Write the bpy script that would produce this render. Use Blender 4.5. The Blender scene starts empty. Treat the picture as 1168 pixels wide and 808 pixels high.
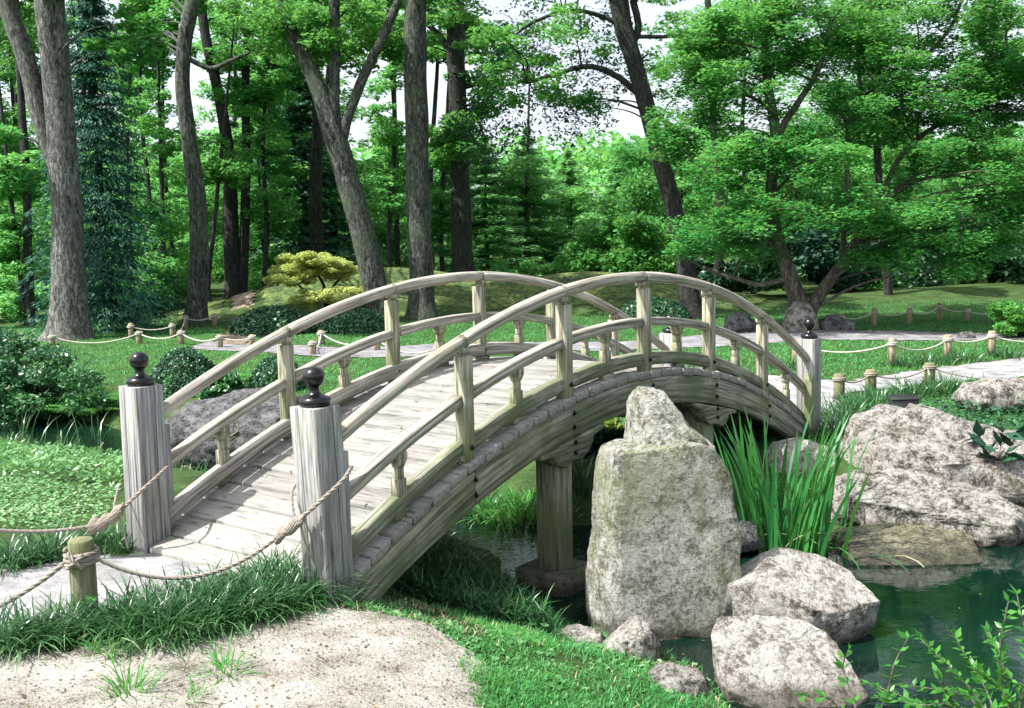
import bpy, math, random
import numpy as np
from mathutils import Vector, Matrix, noise as mnoise
R = math.radians
S = bpy.context.scene
COL = S.collection

# ------------------------------------------------------------------ camera, world, sun, exposure
FPX, PITCH, ROLL, HC = 1207.0, 0.107, -0.0211, 1.6
CX, CY, IW, IH = 584.0, 404.0, 1168, 808
cam_d = bpy.data.cameras.new('camera'); cam = bpy.data.objects.new('camera', cam_d); COL.objects.link(cam)
cam_d.sensor_width = 36.0; cam_d.lens = 36.0 * FPX / IW; cam_d.clip_start = 0.05; cam_d.clip_end = 2000
_f = Vector((0, math.cos(PITCH), -math.sin(PITCH))); _r = Vector((1, 0, 0)); _u = Vector((0, math.sin(PITCH), math.cos(PITCH)))
_cr, _sr = math.cos(ROLL), math.sin(ROLL)
rc = _cr * _r + _sr * _u; uc = -_sr * _r + _cr * _u
cam.matrix_world = Matrix(((rc.x, uc.x, -_f.x, 0), (rc.y, uc.y, -_f.y, 0), (rc.z, uc.z, -_f.z, HC), (0, 0, 0, 1)))
S.camera = cam

SUN_EL, SUN_AZ = 56.0, (-0.92, -0.34)          # direction towards the sun, seen from above
W = bpy.data.worlds.new('World'); S.world = W; W.use_nodes = True
nt = W.node_tree; nt.nodes.clear()
sky = nt.nodes.new('ShaderNodeTexSky'); sky.sky_type = 'NISHITA'; sky.sun_disc = False
sky.sun_elevation = R(SUN_EL); sky.sun_rotation = math.atan2(SUN_AZ[0], SUN_AZ[1]) % (2 * math.pi)
sky.dust_density = 3.0; sky.air_density = 0.8
hs = nt.nodes.new('ShaderNodeHueSaturation'); hs.inputs['Saturation'].default_value = 0.45; hs.inputs['Value'].default_value = 1.25
bg = nt.nodes.new('ShaderNodeBackground'); bg.inputs['Strength'].default_value = 0.15
wo = nt.nodes.new('ShaderNodeOutputWorld')
nt.links.new(sky.outputs[0], hs.inputs['Color']); nt.links.new(hs.outputs[0], bg.inputs[0]); nt.links.new(bg.outputs[0], wo.inputs[0])
sl = bpy.data.lights.new('sun', 'SUN'); sl.energy = 5.0; sl.angle = R(0.5); sl.color = (1.0, 0.965, 0.9)
sun = bpy.data.objects.new('sun', sl); COL.objects.link(sun)
_sd = Vector((SUN_AZ[0], SUN_AZ[1], 0)).normalized() * math.cos(R(SUN_EL)) + Vector((0, 0, math.sin(R(SUN_EL))))
sun.rotation_euler = _sd.to_track_quat('Z', 'Y').to_euler(); sun.location = (-20, -12, 30)
S.view_settings.view_transform = 'Standard'; S.view_settings.look = 'None'
S.view_settings.gamma = 1.0; S.view_settings.use_curve_mapping = False
S.view_settings.exposure = 0.84
S.render.engine = 'CYCLES'
S.cycles.max_bounces = 6; S.cycles.diffuse_bounces = 3; S.cycles.glossy_bounces = 3; S.cycles.transmission_bounces = 4
S.cycles.transparent_max_bounces = 4; S.cycles.caustics_reflective = False; S.cycles.caustics_refractive = False

# ------------------------------------------------------------------ measured rays: pixel -> place in the garden
def ray(px, py):
    d = _f + rc * ((px - CX) / FPX) - uc * ((py - CY) / FPX)
    return d
def U(px, py, z=0.0):
    d = ray(px, py); k = (z - HC) / d.z
    return Vector((d.x * k, d.y * k, z))
def UY(px, py, Y):
    d = ray(px, py); k = Y / d.y
    return Vector((d.x * k, Y, HC + d.z * k))

# ------------------------------------------------------------------ terrain
def sdf(poly, X, Y):
    P = np.array(poly, float); d2 = np.full(X.shape, 1e18); ins = np.zeros(X.shape, bool)
    for i in range(len(P)):
        a = P[i]; b = P[(i + 1) % len(P)]
        e = b - a; wx = X - a[0]; wy = Y - a[1]
        t = np.clip((wx * e[0] + wy * e[1]) / (e @ e + 1e-12), 0, 1)
        d2 = np.minimum(d2, (wx - e[0] * t) ** 2 + (wy - e[1] * t) ** 2)
        c = ((a[1] > Y) != (b[1] > Y)) & (X < (b[0] - a[0]) * (Y - a[1]) / (b[1] - a[1] + 1e-12) + a[0])
        ins ^= c
    return np.sqrt(d2) * np.where(ins, 1, -1)
ZW = -0.5
def P2(l, z): return [tuple(U(x, y, z).xy) for x, y in l]
pond = [(-12, 12.6)] + P2([(70, 520), (300, 565), (495, 604), (555, 631), (577, 656), (640, 712), (700, 724), (790, 760), (830, 812), (860, 900), (1500, 900),
        (1500, 600), (1168, 592), (1100, 606), (1040, 616), (960, 610), (905, 592), (850, 600), (780, 602), (690, 600), (640, 598), (606, 598), (575, 590), (535, 578), (470, 566)], ZW) + [(-5.4, 13.0), (-12, 16.3)]
def snoise(X, Y, f, s=0.0):
    return (np.sin(X * f + 1.3 * np.sin(Y * f * 0.7 + s) + s) + np.sin(Y * f * 1.1 + 1.7 * np.sin(X * f * 0.6 + 2 * s) + s * 1.7)
            + 0.5 * np.sin((X + Y) * f * 1.9 + s * 3) + 0.5 * np.sin((X - Y) * f * 2.3 + s * 5)) / 3.0
def ss(t): t = np.clip(t, 0, 1); return t * t * (3 - 2 * t)
MOUNDS = [(-4.4, 27, 3.2, 2.4, .9), (0.0, 28, 4.0, 2.2, .62), (3.2, 27, 2.6, 2.0, .5), (9.5, 27, 3.6, 2.4, .30), (-9.6, 30, 2.6, 2.4, .5), (15.5, 28, 4, 2.5, .4)]
def H(X, Y):
    X = np.asarray(X, float); Y = np.asarray(Y, float)
    b = -0.02 - 0.16 * ss((Y - 4.8) / 4.6)
    b = b + 0.018 * snoise(X, Y, 1.1) * ss((Y - 4) / 3) + 0.006 * snoise(X, Y, 5.3, 2.0)
    b = b + 0.028 * np.clip(Y - 30, 0, 60)
    for mx, my, rx, ry, h in MOUNDS:
        b = b + h * np.exp(-(((X - mx) / rx) ** 2 + ((Y - my) / ry) ** 2) ** 1.3)
    d = sdf(pond, X, Y) + 0.05 * snoise(X, Y, 6.0, 1.0)
    wd = 1.5 - 0.8 * ss((Y - 5.6) / 1.8); u = np.clip((d + wd) / wd, 0, 1); t = .5 * u + .5 * ss(u)
    w = -0.5 - 0.35 * ss(d / 0.6)
    return b * (1 - t) + w * t
def Hs(x, y): return float(H(np.array([x]), np.array([y]))[0])
def G(px, py):
    """where the sight line meets the ground"""
    d = ray(px, py); ks = np.linspace(2.5, 60, 1500)
    X = d.x * ks; Y = d.y * ks; Z = HC + d.z * ks
    h = H(X, Y); i = int(np.argmax(Z <= np.maximum(h, ZW)))
    if i == 0: i = len(ks) - 1
    return Vector((X[i], Y[i], max(h[i], ZW)))

# ------------------------------------------------------------------ object helpers
def tag(o, label=None, cat=None, group=None, kind=None):
    if label: o['label'] = label
    if cat: o['category'] = cat
    if group: o['group'] = group
    if kind: o['kind'] = kind
    return o
def empty(name, loc, label, cat, group=None, rz=0.0):
    o = bpy.data.objects.new(name, None); COL.objects.link(o); o.empty_display_size = 0.2
    o.location = loc; o.rotation_euler = (0, 0, rz); return tag(o, label, cat, group)
def mesh_np(name, V, F, mat, parent=None, smooth=False, world=True):
    """V: Nx3, F: list of equal-sided face arrays"""
    V = np.asarray(V, np.float32).reshape(-1, 3)
    if not isinstance(F, (list, tuple)): F = [F]
    F = [np.asarray(f, np.int32) for f in F if len(f)]
    me = bpy.data.meshes.new(name)
    me.vertices.add(len(V)); me.vertices.foreach_set('co', V.ravel())
    nl = sum(f.size for f in F); nf = sum(len(f) for f in F)
    me.loops.add(nl); me.loops.foreach_set('vertex_index', np.concatenate([f.ravel() for f in F]))
    me.polygons.add(nf)
    sizes = np.concatenate([np.full(len(f), f.shape[1]) for f in F]); st = np.concatenate([[0], np.cumsum(sizes)[:-1]])
    me.polygons.foreach_set('loop_start', st.astype(np.int32)); me.polygons.foreach_set('loop_total', sizes.astype(np.int32))
    if smooth: me.polygons.foreach_set('use_smooth', np.ones(nf, bool))
    me.update(calc_edges=True)
    me.materials.append(mat)
    o = bpy.data.objects.new(name, me); COL.objects.link(o)
    if parent is not None: o.parent = parent
    return o
def hash_(n): return sum(ord(c) * (i + 7) for i, c in enumerate(n))
class MB:
    def __init__(s): s.v = []; s.f = {}; s.g = {}
    def n(s): return len(s.v)
    def face(s, *i): s.f.setdefault(len(i), []).append(i)
    def add(s, V, F):
        k = len(s.v); s.v += [tuple(p) for p in V]
        for f in F: s.f.setdefault(len(f), []).append(tuple(i + k for i in f))
    def prism(s, ring_a, ring_b):
        n = len(ring_a)
        s.add(list(ring_a) + list(ring_b), [tuple(range(n))[::-1], tuple(range(n, 2 * n))] + [(i, (i + 1) % n, n + (i + 1) % n, n + i) for i in range(n)])
    def box(s, x0, x1, y0, y1, z0, z1):
        s.prism([(x0, y0, z0), (x1, y0, z0), (x1, y1, z0), (x0, y1, z0)], [(x0, y0, z1), (x1, y0, z1), (x1, y1, z1), (x0, y1, z1)])
    def vpoly(s, cx, cy, poly, z0, z1, sc=1.0, tx=0.0, ty=0.0):
        s.prism([(cx + x, cy + y, z0) for x, y in poly], [(cx + x * sc + tx, cy + y * sc + ty, z1) for x, y in poly])
    def lathe(s, c, prof, n=20, sq=0.0):
        rings = []
        for r, z in prof:
            k = len(s.v)
            for i in range(n):
                a = 2 * math.pi * i / n
                ca, sa = math.cos(a), math.sin(a)
                q = 1.0
                if sq: q = (abs(ca) ** 4 + abs(sa) ** 4) ** (-0.25 * sq)
                s.v.append((c[0] + r * q * ca, c[1] + r * q * sa, c[2] + z))
            rings.append(k)
        for a, b in zip(rings, rings[1:]):
            for i in range(n): s.face(a + i, a + (i + 1) % n, b + (i + 1) % n, b + i)
        s.face(*[rings[0] + i for i in range(n)][::-1]); s.face(*[rings[-1] + i for i in range(n)])
    def tube(s, pts, rad, n=8, cap=True, wob=0.0, seed=0):
        V, F = tube_np(pts, rad, n, wob, seed)
        s.add(V, F.tolist())
        if cap:
            k = len(s.v) - len(V); s.face(*[k + i for i in range(n)][::-1]); s.face(*[len(s.v) - n + i for i in range(n)])
    def build(s, name, mat, parent=None, smooth=False, bevel=0.0):
        o = mesh_np(name, s.v, [np.array(f) for f in s.f.values()], mat, parent, smooth)
        g = np.array(s.v, np.float32) + np.array([len(o.name) * .0 + (hash_(o.name) % 97) * .37, 0, 0], np.float32)
        for i, w in s.g.items(): g[i] = (w[0] + (hash_(o.name) % 89) * .53, w[1], w[2])
        o.data.attributes.new('grain', 'FLOAT_VECTOR', 'POINT').data.foreach_set('vector', g.ravel())
        if bevel:
            m = o.modifiers.new('bevel', 'BEVEL'); m.width = bevel; m.segments = 1; m.limit_method = 'ANGLE'; m.angle_limit = R(40)
        return o
def tube_np(pts, rad, n=8, wob=0.0, seed=0):
    P = np.array([tuple(p) for p in pts], float); m = len(P)
    rad = np.broadcast_to(np.asarray(rad, float), (m,)) if np.ndim(rad) else np.full(m, float(rad))
    T = np.gradient(P, axis=0); T /= np.linalg.norm(T, axis=1)[:, None] + 1e-9
    ref = np.array([0, 0, 1.0]) if abs(T[0][2]) < .9 else np.array([1.0, 0, 0])
    N = np.zeros_like(P); nv = np.cross(T[0], ref); nv /= np.linalg.norm(nv)
    for i in range(m):
        nv = nv - T[i] * (nv @ T[i]); nv /= np.linalg.norm(nv) + 1e-9; N[i] = nv
    B = np.cross(T, N); a = np.arange(n) * 2 * math.pi / n
    rr = rad[:, None] * np.ones(n)[None]
    if wob:
        rg = np.random.RandomState(seed); ph = rg.rand(6) * 6.28; z = np.arange(m)[:, None]
        rr = rr * (1 + wob * (np.sin(3 * a[None] + z * .5 + ph[0]) + np.sin(5 * a[None] - z * .35 + ph[1]) + .8 * np.sin(z * .9 + a[None] + ph[2])) / 2)
    V = P[:, None] + rr[..., None] * (np.cos(a)[None, :, None] * N[:, None] + np.sin(a)[None, :, None] * B[:, None])
    i = np.arange(m - 1)[:, None] * n; j = np.arange(n)[None]; j2 = (j + 1) % n
    F = np.stack([i + j, i + j2, i + n + j2, i + n + j], -1).reshape(-1, 4)
    return V.reshape(-1, 3), F
def spline(pts, n):
    """Catmull-Rom through the points (any dimension)"""
    P = np.array([tuple(p) for p in pts], float); P = np.vstack([2 * P[0] - P[1], P, 2 * P[-1] - P[-2]])
    out = []
    t = np.linspace(0, len(P) - 3 - 1e-6, n)
    for u in t:
        i = int(u); f = u - i; a, b, c, d = P[i:i + 4]
        out.append(.5 * ((2 * b) + (c - a) * f + (2 * a - 5 * b + 4 * c - d) * f * f + (3 * b - a - 3 * c + d) * f ** 3))
    return np.array(out)

# ------------------------------------------------------------------ materials
def newmat(name):
    m = bpy.data.materials.new(name); m.use_nodes = True; t = m.node_tree; t.nodes.clear()
    o = t.nodes.new('ShaderNodeOutputMaterial'); p = t.nodes.new('ShaderNodeBsdfPrincipled'); t.links.new(p.outputs[0], o.inputs[0])
    return m, t, p, o
def nd(t, ty, **kw):
    n = t.nodes.new(ty)
    for k, v in kw.items():
        if k.startswith('_'): setattr(n, k[1:], v)
        else: n.inputs[k.replace('_', ' ')].default_value = v
    return n
def ramp(t, src, stops):
    r = t.nodes.new('ShaderNodeValToRGB'); e = r.color_ramp.elements
    while len(e) < len(stops): e.new(0.5)
    for x, (p, c) in zip(e, stops): x.position = p; x.color = (c[0], c[1], c[2], 1) if not isinstance(c, (int, float)) else (c, c, c, 1)
    t.links.new(src, r.inputs[0]); return r.outputs[0]
def coords(t, scale=(1, 1, 1), rot=(0, 0, 0)):
    c = t.nodes.new('ShaderNodeTexCoord'); m = t.nodes.new('ShaderNodeMapping'); m.inputs['Scale'].default_value = scale; m.inputs['Rotation'].default_value = rot
    t.links.new(c.outputs['Object'], m.inputs[0]); return m.outputs[0]
def noise(t, vec, scale, detail=4, rough=.55, dist=0.0):
    n = nd(t, 'ShaderNodeTexNoise', Scale=scale, Detail=detail, Roughness=rough, Distortion=dist); t.links.new(vec, n.inputs['Vector']); return n.outputs[0]
def mixc(t, fac, a, b, mode='MIX'):
    m = t.nodes.new('ShaderNodeMix'); m.data_type = 'RGBA'; m.blend_type = mode
    for s, v in ((m.inputs[0], fac), (m.inputs[6], a), (m.inputs[7], b)):
        if isinstance(v, (int, float)): s.default_value = v
        elif isinstance(v, tuple): s.default_value = (*v[:3], 1)
        else: t.links.new(v, s)
    return m.outputs[2]
def mth(t, op, a, b=None, clamp=False):
    m = t.nodes.new('ShaderNodeMath'); m.operation = op; m.use_clamp = clamp
    for s, v in ((m.inputs[0], a), (m.inputs[1], b)):
        if v is None: continue
        if isinstance(v, (int, float)): s.default_value = v
        else: t.links.new(v, s)
    return m.outputs[0]
def bump(t, p, h, strength, dist=0.01):
    b = nd(t, 'ShaderNodeBump', Strength=strength, Distance=dist); t.links.new(h, b.inputs['Height']); t.links.new(b.outputs[0], p.inputs['Normal']); return b

def wood_mat(name, c0, c1, algae, stretch, algae_amt=.5, crack=.5, island=False):
    m, t, p, o = newmat(name)
    at = t.nodes.new('ShaderNodeAttribute'); at.attribute_name = 'grain'; mp = t.nodes.new('ShaderNodeMapping'); mp.inputs['Scale'].default_value = stretch; t.links.new(at.outputs['Vector'], mp.inputs[0])
    v = mp.outputs[0]; g = noise(t, v, 1.0, 6, .65, .25)
    v2 = at.outputs['Vector']; big = noise(t, v2, 3.5, 5, .6); fine = noise(t, v2, 120, 3)
    base = ramp(t, g, [(.32, tuple(x * .2 for x in c0)), (.42, c0), (.62, c1)])
    am = ramp(t, big, [(.60 - .22 * algae_amt, 0.0), (.74 - .2 * algae_amt, 1.0)])
    af = mth(t, 'MULTIPLY', am, algae_amt)
    c = mixc(t, af, base, algae)
    c = mixc(t, .25, c, mixc(t, fine, (.25, .25, .25), (1, 1, 1)), 'MULTIPLY')
    if island:
        g_ = t.nodes.new('ShaderNodeNewGeometry'); c = mixc(t, 1.0, c, ramp(t, g_.outputs['Random Per Island'], [(0, .72), (1, 1.0)]), 'MULTIPLY')
    t.links.new(c, p.inputs['Base Color']); p.inputs['Roughness'].default_value = .82
    hh = mth(t, 'ADD', g, mth(t, 'MULTIPLY', fine, .3))
    bump(t, p, hh, crack, .006); return m
GREYW, PALEW, ALG = (.36, .36, .35), (.66, .66, .66), (.19, .22, .06)
M_deck = wood_mat('weathered_deck_wood', (.27, .26, .235), (.39, .375, .345), (.18, .18, .14), (60, 5, 60), .4, .6, True)
M_post = wood_mat('weathered_post_wood', (.19, .19, .185), (.42, .42, .41), (.16, .18, .10), (75, 75, 2.2), .35, .6)
M_rail = wood_mat('weathered_rail_wood', (.22, .20, .16), (.60, .56, .48), (.21, .20, .09), (2.2, 75, 75), .4, .6)
M_baluster = wood_mat('mossy_rail_post_wood', (.17, .16, .11), (.52, .50, .38), (.17, .19, .06), (70, 70, 3), .6, .6)
M_beam = wood_mat('mossy_beam_wood', (.11, .11, .08), (.38, .38, .29), (.10, .13, .04), (2.2, 60, 60), .7, .6)
M_pier = wood_mat('mossy_pier_wood', (.15, .16, .10), (.34, .34, .24), (.13, .17, .05), (60, 60, 3), .7, .6)
M_bollard = wood_mat('mossy_bollard_wood', (.13, .12, .06), (.27, .26, .16), (.13, .17, .05), (60, 60, 3), .7, .9)
M_fencepost = wood_mat('pale_fence_post_wood', (.22, .18, .11), (.45, .38, .26), (.20, .22, .10), (40, 40, 3), .4, .6)

def simple(name, c, rough=.5, metal=0.0, spec=.5, nscale=None, c2=None, bmp=0.0):
    m, t, p, o = newmat(name); p.inputs['Roughness'].default_value = rough; p.inputs['Metallic'].default_value = metal
    p.inputs['Specular IOR Level'].default_value = spec
    if nscale:
        n = noise(t, coords(t), nscale, 5); t.links.new(ramp(t, n, [(.3, c), (.7, c2 or c)]), p.inputs['Base Color'])
        if bmp: bump(t, p, n, bmp, .01)
    else: p.inputs['Base Color'].default_value = (*c, 1)
    return m
M_glaze = simple('black_glazed_finial', (.003, .003, .004), .2, 0, .5, 18, (.010, .008, .010), .08)
M_iron = simple('black_iron_bolt', (.012, .012, .012), .45, .6, .5)
M_rope = simple('weathered_rope', (.20, .17, .14), .9, 0, .2, 300, (.42, .37, .32), .6)
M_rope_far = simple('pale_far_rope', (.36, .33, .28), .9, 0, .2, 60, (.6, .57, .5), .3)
M_sign = simple('black_box', (.012, .012, .013), .4, 0, .5, 20, (.03, .03, .03), .1)

def rock_mat(name, dark, mid, light, lichen, lich_amt=.4, scale=1.0, wet=False):
    m, t, p, o = newmat(name); v = coords(t, (scale,) * 3)
    n1 = noise(t, v, 2.0, 6, .6); n2 = noise(t, v, 9, 12, .78); n3 = noise(t, v, 150, 4, .6); n5 = noise(t, v, 46, 8, .7)
    f = mth(t, 'ADD', mth(t, 'MULTIPLY', n2, .6), mth(t, 'MULTIPLY', n5, .4))
    c = ramp(t, f, [(.40, tuple(x * .5 for x in dark)), (.455, dark), (.50, mid), (.60, light)])
    c = mixc(t, .55, c, ramp(t, n3, [(.40, .35), (.52, 1.0)]), 'MULTIPLY')
    st = noise(t, coords(t, (5 * scale, 5 * scale, .8 * scale)), 2.0, 5, .6); lf = mth(t, 'ADD', mth(t, 'MULTIPLY', n1, .6), mth(t, 'MULTIPLY', st, .4))
    lm = ramp(t, lf, [(.56 - .16 * lich_amt, 0.0), (.66 - .12 * lich_amt, 1.0)])
    c = mixc(t, mth(t, 'MULTIPLY', lm, lich_amt), c, lichen)
    n4 = noise(t, v, 1.5, 5, .6, .4); cr = ramp(t, mth(t, 'ABSOLUTE', mth(t, 'SUBTRACT', n4, .5)), [(0.0, .2), (.006, 1.0)]); n6 = noise(t, v, 1.1, 3); c = mixc(t, ramp(t, n6, [(.48, 0.0), (.56, .7)]), c, cr, 'MULTIPLY')
    gz = t.nodes.new('ShaderNodeNewGeometry'); sz_ = t.nodes.new('ShaderNodeSeparateXYZ'); t.links.new(gz.outputs['Position'], sz_.inputs[0])      # damp, dark tide mark at the waterline
    wl = mth(t, 'ADD', mth(t, 'MULTIPLY', mth(t, 'ADD', sz_.outputs['Z'], -ZW), 8.0), mth(t, 'MULTIPLY', mth(t, 'SUBTRACT', n1, .5), 1.2), False); c = mixc(t, .8, c, ramp(t, wl, [(.25, (.18, .17, .12)), (.65, (1, 1, 1))]), 'MULTIPLY')
    t.links.new(c, p.inputs['Base Color']); p.inputs['Roughness'].default_value = .25 if wet else .85
    h = mth(t, 'ADD', mth(t, 'MULTIPLY', n2, 1.0), mth(t, 'MULTIPLY', n5, .45)); h = mth(t, 'ADD', h, mth(t, 'MULTIPLY', cr, .15)); h = mth(t, 'ADD', h, mth(t, 'MULTIPLY', n3, .06))
    bump(t, p, h, 1.0, .07 if not wet else .015); return m
M_rock_big = rock_mat('lichened_grey_green_stone', (.22, .22, .18), (.48, .48, .42), (.80, .80, .76), (.27, .30, .12), .55)
M_rock_pale = rock_mat('pale_granite', (.26, .23, .19), (.56, .53, .48), (.80, .77, .72), (.50, .47, .35), .15)
M_rock_brown = rock_mat('brown_grey_granite', (.12, .105, .085), (.40, .375, .335), (.74, .71, .66), (.27, .27, .13), .25)
M_rock_wet = rock_mat('algae_covered_wet_stone', (.06, .055, .035), (.15, .14, .09), (.30, .28, .2), (.11, .12, .04), .4, 1.0, True)
M_rock_dark = rock_mat('dark_grey_stone', (.05, .05, .055), (.15, .15, .155), (.33, .33, .34), (.10, .12, .06), .3)
M_footing = rock_mat('mossy_concrete_footing', (.08, .085, .05), (.2, .21, .13), (.34, .34, .25), (.13, .16, .05), .5, 1.6)

def leaf_mat(name, cols, trans=.35, rough=.5, spec=.3):
    m, t, p, o = newmat(name)
    g = t.nodes.new('ShaderNodeNewGeometry')
    n = noise(t, coords(t), .55, 3); f = mth(t, 'ADD', mth(t, 'MULTIPLY', g.outputs['Random Per Island'], .6), mth(t, 'MULTIPLY', mth(t, 'SUBTRACT', n, .5), 1.5)); f = mth(t, 'ADD', f, .2)
    c = ramp(t, f, [(i / max(1, len(cols) - 1), x) for i, x in enumerate(cols)])
    t.links.new(c, p.inputs['Base Color']); p.inputs['Roughness'].default_value = rough; p.inputs['Specular IOR Level'].default_value = spec
    tr = t.nodes.new('ShaderNodeBsdfTranslucent'); t.links.new(mixc(t, .5, c, (.28, .55, .10), 'MIX') if trans > .2 else c, tr.inputs[0])
    mx = t.nodes.new('ShaderNodeMixShader'); mx.inputs[0].default_value = trans
    t.links.new(p.outputs[0], mx.inputs[1]); t.links.new(tr.outputs[0], mx.inputs[2]); t.links.new(mx.outputs[0], o.inputs[0])
    return m
L_maple = leaf_mat('maple_leaves', [(.008, .075, .024), (.022, .19, .045), (.06, .34, .075), (.20, .50, .13)], .42)
L_oak = leaf_mat('oak_leaves', [(.018, .10, .03), (.045, .21, .05), (.09, .33, .07), (.2, .48, .11)], .42)
L_fresh = leaf_mat('fresh_green_leaves', [(.04, .20, .06), (.10, .38, .10), (.2, .52, .15), (.36, .62, .24)], .42)
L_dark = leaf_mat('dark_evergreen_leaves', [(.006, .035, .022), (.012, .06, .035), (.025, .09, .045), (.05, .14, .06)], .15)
L_hemlock = leaf_mat('hemlock_needles', [(.012, .07, .052), (.02, .10, .07), (.04, .15, .09), (.07, .2, .11)], .15)
L_pine = leaf_mat('blue_green_needles', [(.03, .12, .08), (.06, .18, .12), (.12, .26, .17), (.2, .34, .22)], .2)
L_feather = leaf_mat('feathery_needles', [(.07, .28, .10), (.14, .42, .16), (.26, .56, .24), (.42, .66, .36)], .5)
L_gold = leaf_mat('golden_maple_leaves', [(.34, .36, .09), (.56, .58, .18), (.72, .73, .32), (.84, .85, .48)], .5)
L_shrub = leaf_mat('azalea_leaves', [(.008, .045, .02), (.02, .10, .035), (.05, .17, .05), (.12, .28, .10)], .2, .35, .5)
L_box = leaf_mat('clipped_bush_leaves', [(.006, .035, .02), (.015, .07, .03), (.03, .12, .045), (.06, .17, .07)], .15, .4, .5)
L_fern = leaf_mat('fern_leaves', [(.03, .16, .03), (.07, .27, .05), (.12, .36, .07), (.2, .45, .12)], .4)
L_lily = leaf_mat('lilyturf_blades', [(.012, .055, .018), (.025, .10, .03), (.06, .17, .05), (.26, .38, .2)], .2, .3, .5)
L_iris = leaf_mat('iris_blades', [(.012, .10, .03), (.03, .19, .05), (.06, .28, .06), (.14, .38, .10)], .3, .35, .5)
L_grass = leaf_mat('lawn_blades', [(.03, .16, .035), (.055, .24, .05), (.10, .33, .075), (.22, .42, .15)], .35, .5)
L_grassfar = leaf_mat('far_lawn_blades', [(.02, .15, .045), (.04, .24, .065), (.075, .32, .085), (.16, .40, .12)], .35, .5)
L_cover = leaf_mat('ground_cover_leaves', [(.03, .14, .04), (.08, .24, .075), (.17, .36, .14), (.34, .48, .27)], .3, .4, .5)
L_litter = leaf_mat('fallen_leaf_bits', [(.04, .03, .015), (.10, .07, .03), (.18, .13, .05), (.12, .2, .04)], .1)
L_dry = leaf_mat('dry_stalks', [(.2, .17, .1), (.35, .3, .18), (.5, .45, .3), (.6, .55, .4)], .2)

def bark_mat(name, dark, mid, light, sc=1.0, moss=0.0):
    m, t, p, o = newmat(name); v = coords(t, (10 * sc, 10 * sc, 2.3 * sc))
    n = noise(t, v, 1.5, 9, .72, 1.1); n2 = noise(t, coords(t), 16, 5)
    n3 = noise(t, coords(t), 1.2, 4)
    c = ramp(t, n, [(.36, dark), (.48, mid), (.64, light)]); c = mixc(t, .5, c, ramp(t, n2, [(.35, .35), (.6, 1.0)]), 'MULTIPLY')
    c = mixc(t, mth(t, 'MULTIPLY', ramp(t, n3, [(.5, 0.0), (.65, 1.0)]), .35 + moss), c, (.10, .14, .07) if moss else tuple(x * .8 for x in mid))
    t.links.new(c, p.inputs['Base Color']); p.inputs['Roughness'].default_value = .9; bump(t, p, mth(t, 'ADD', n, mth(t, 'MULTIPLY', n2, .3)), 1.0, .06); return m
B_tulip = bark_mat('pale_furrowed_bark', (.014, .014, .013), (.11, .11, .10), (.42, .42, .40), 1.5)
B_grey = bark_mat('grey_bark', (.008, .010, .008), (.045, .05, .042), (.24, .26, .23), 1.3, .15)
B_dark = bark_mat('dark_bark', (.006, .006, .006), (.025, .025, .023), (.09, .09, .085), 1.2)
B_maple = bark_mat('maple_bark', (.04, .035, .03), (.14, .12, .10), (.34, .31, .27), 1.0)

def ground_mat(name, stops, sc=1.0, b=.4, fine=60, dist=.01):
    m, t, p, o = newmat(name); v = coords(t)
    n = noise(t, v, 2.3 * sc, 8, .65); n2 = noise(t, v, fine * sc, 6, .7)
    f = mth(t, 'ADD', mth(t, 'MULTIPLY', n, .55), mth(t, 'MULTIPLY', n2, .45))
    t.links.new(ramp(t, f, stops), p.inputs['Base Color']); p.inputs['Roughness'].default_value = .95; p.inputs['Specular IOR Level'].default_value = .15
    bump(t, p, mth(t, 'ADD', n, n2), b, dist); return m
M_soil = ground_mat('mossy_garden_soil', [(.35, (.02, .035, .012)), (.5, (.045, .085, .025)), (.66, (.09, .15, .04))], 1.0, .7, 40, .03)
M_sand = ground_mat('trodden_sandy_soil', [(.37, (.13, .115, .09)), (.46, (.38, .35, .30)), (.59, (.64, .61, .54))], 1.6, 1.0, 45, .03)
M_gravel = ground_mat('pale_gravel', [(.38, (.12, .118, .12)), (.5, (.27, .265, .27)), (.62, (.44, .43, .44))], 2.0, .6, 60)
M_gravel_dk = ground_mat('grey_gravel', [(.38, (.09, .088, .095)), (.5, (.20, .195, .21)), (.64, (.36, .35, .37))], 2.0, .5, 30)
M_earth = ground_mat('leaf_littered_earth', [(.40, (.06, .045, .03)), (.5, (.17, .13, .10)), (.62, (.38, .33, .28))], 3.0, .6, 12)
def moss_mat():
    m, t, p, o = newmat('moss'); n = noise(t, coords(t), 1.6, 8, .7); n2 = noise(t, coords(t), 9, 8, .75)
    f = mth(t, 'ADD', mth(t, 'MULTIPLY', n, .45), mth(t, 'MULTIPLY', n2, .55))
    t.links.new(ramp(t, f, [(.42, (.015, .035, .01)), (.50, (.06, .11, .025)), (.60, (.22, .26, .06))]), p.inputs['Base Color']); p.inputs['Roughness'].default_value = .95
    bump(t, p, n2, .7, .05); return m
M_moss = moss_mat()
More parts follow.
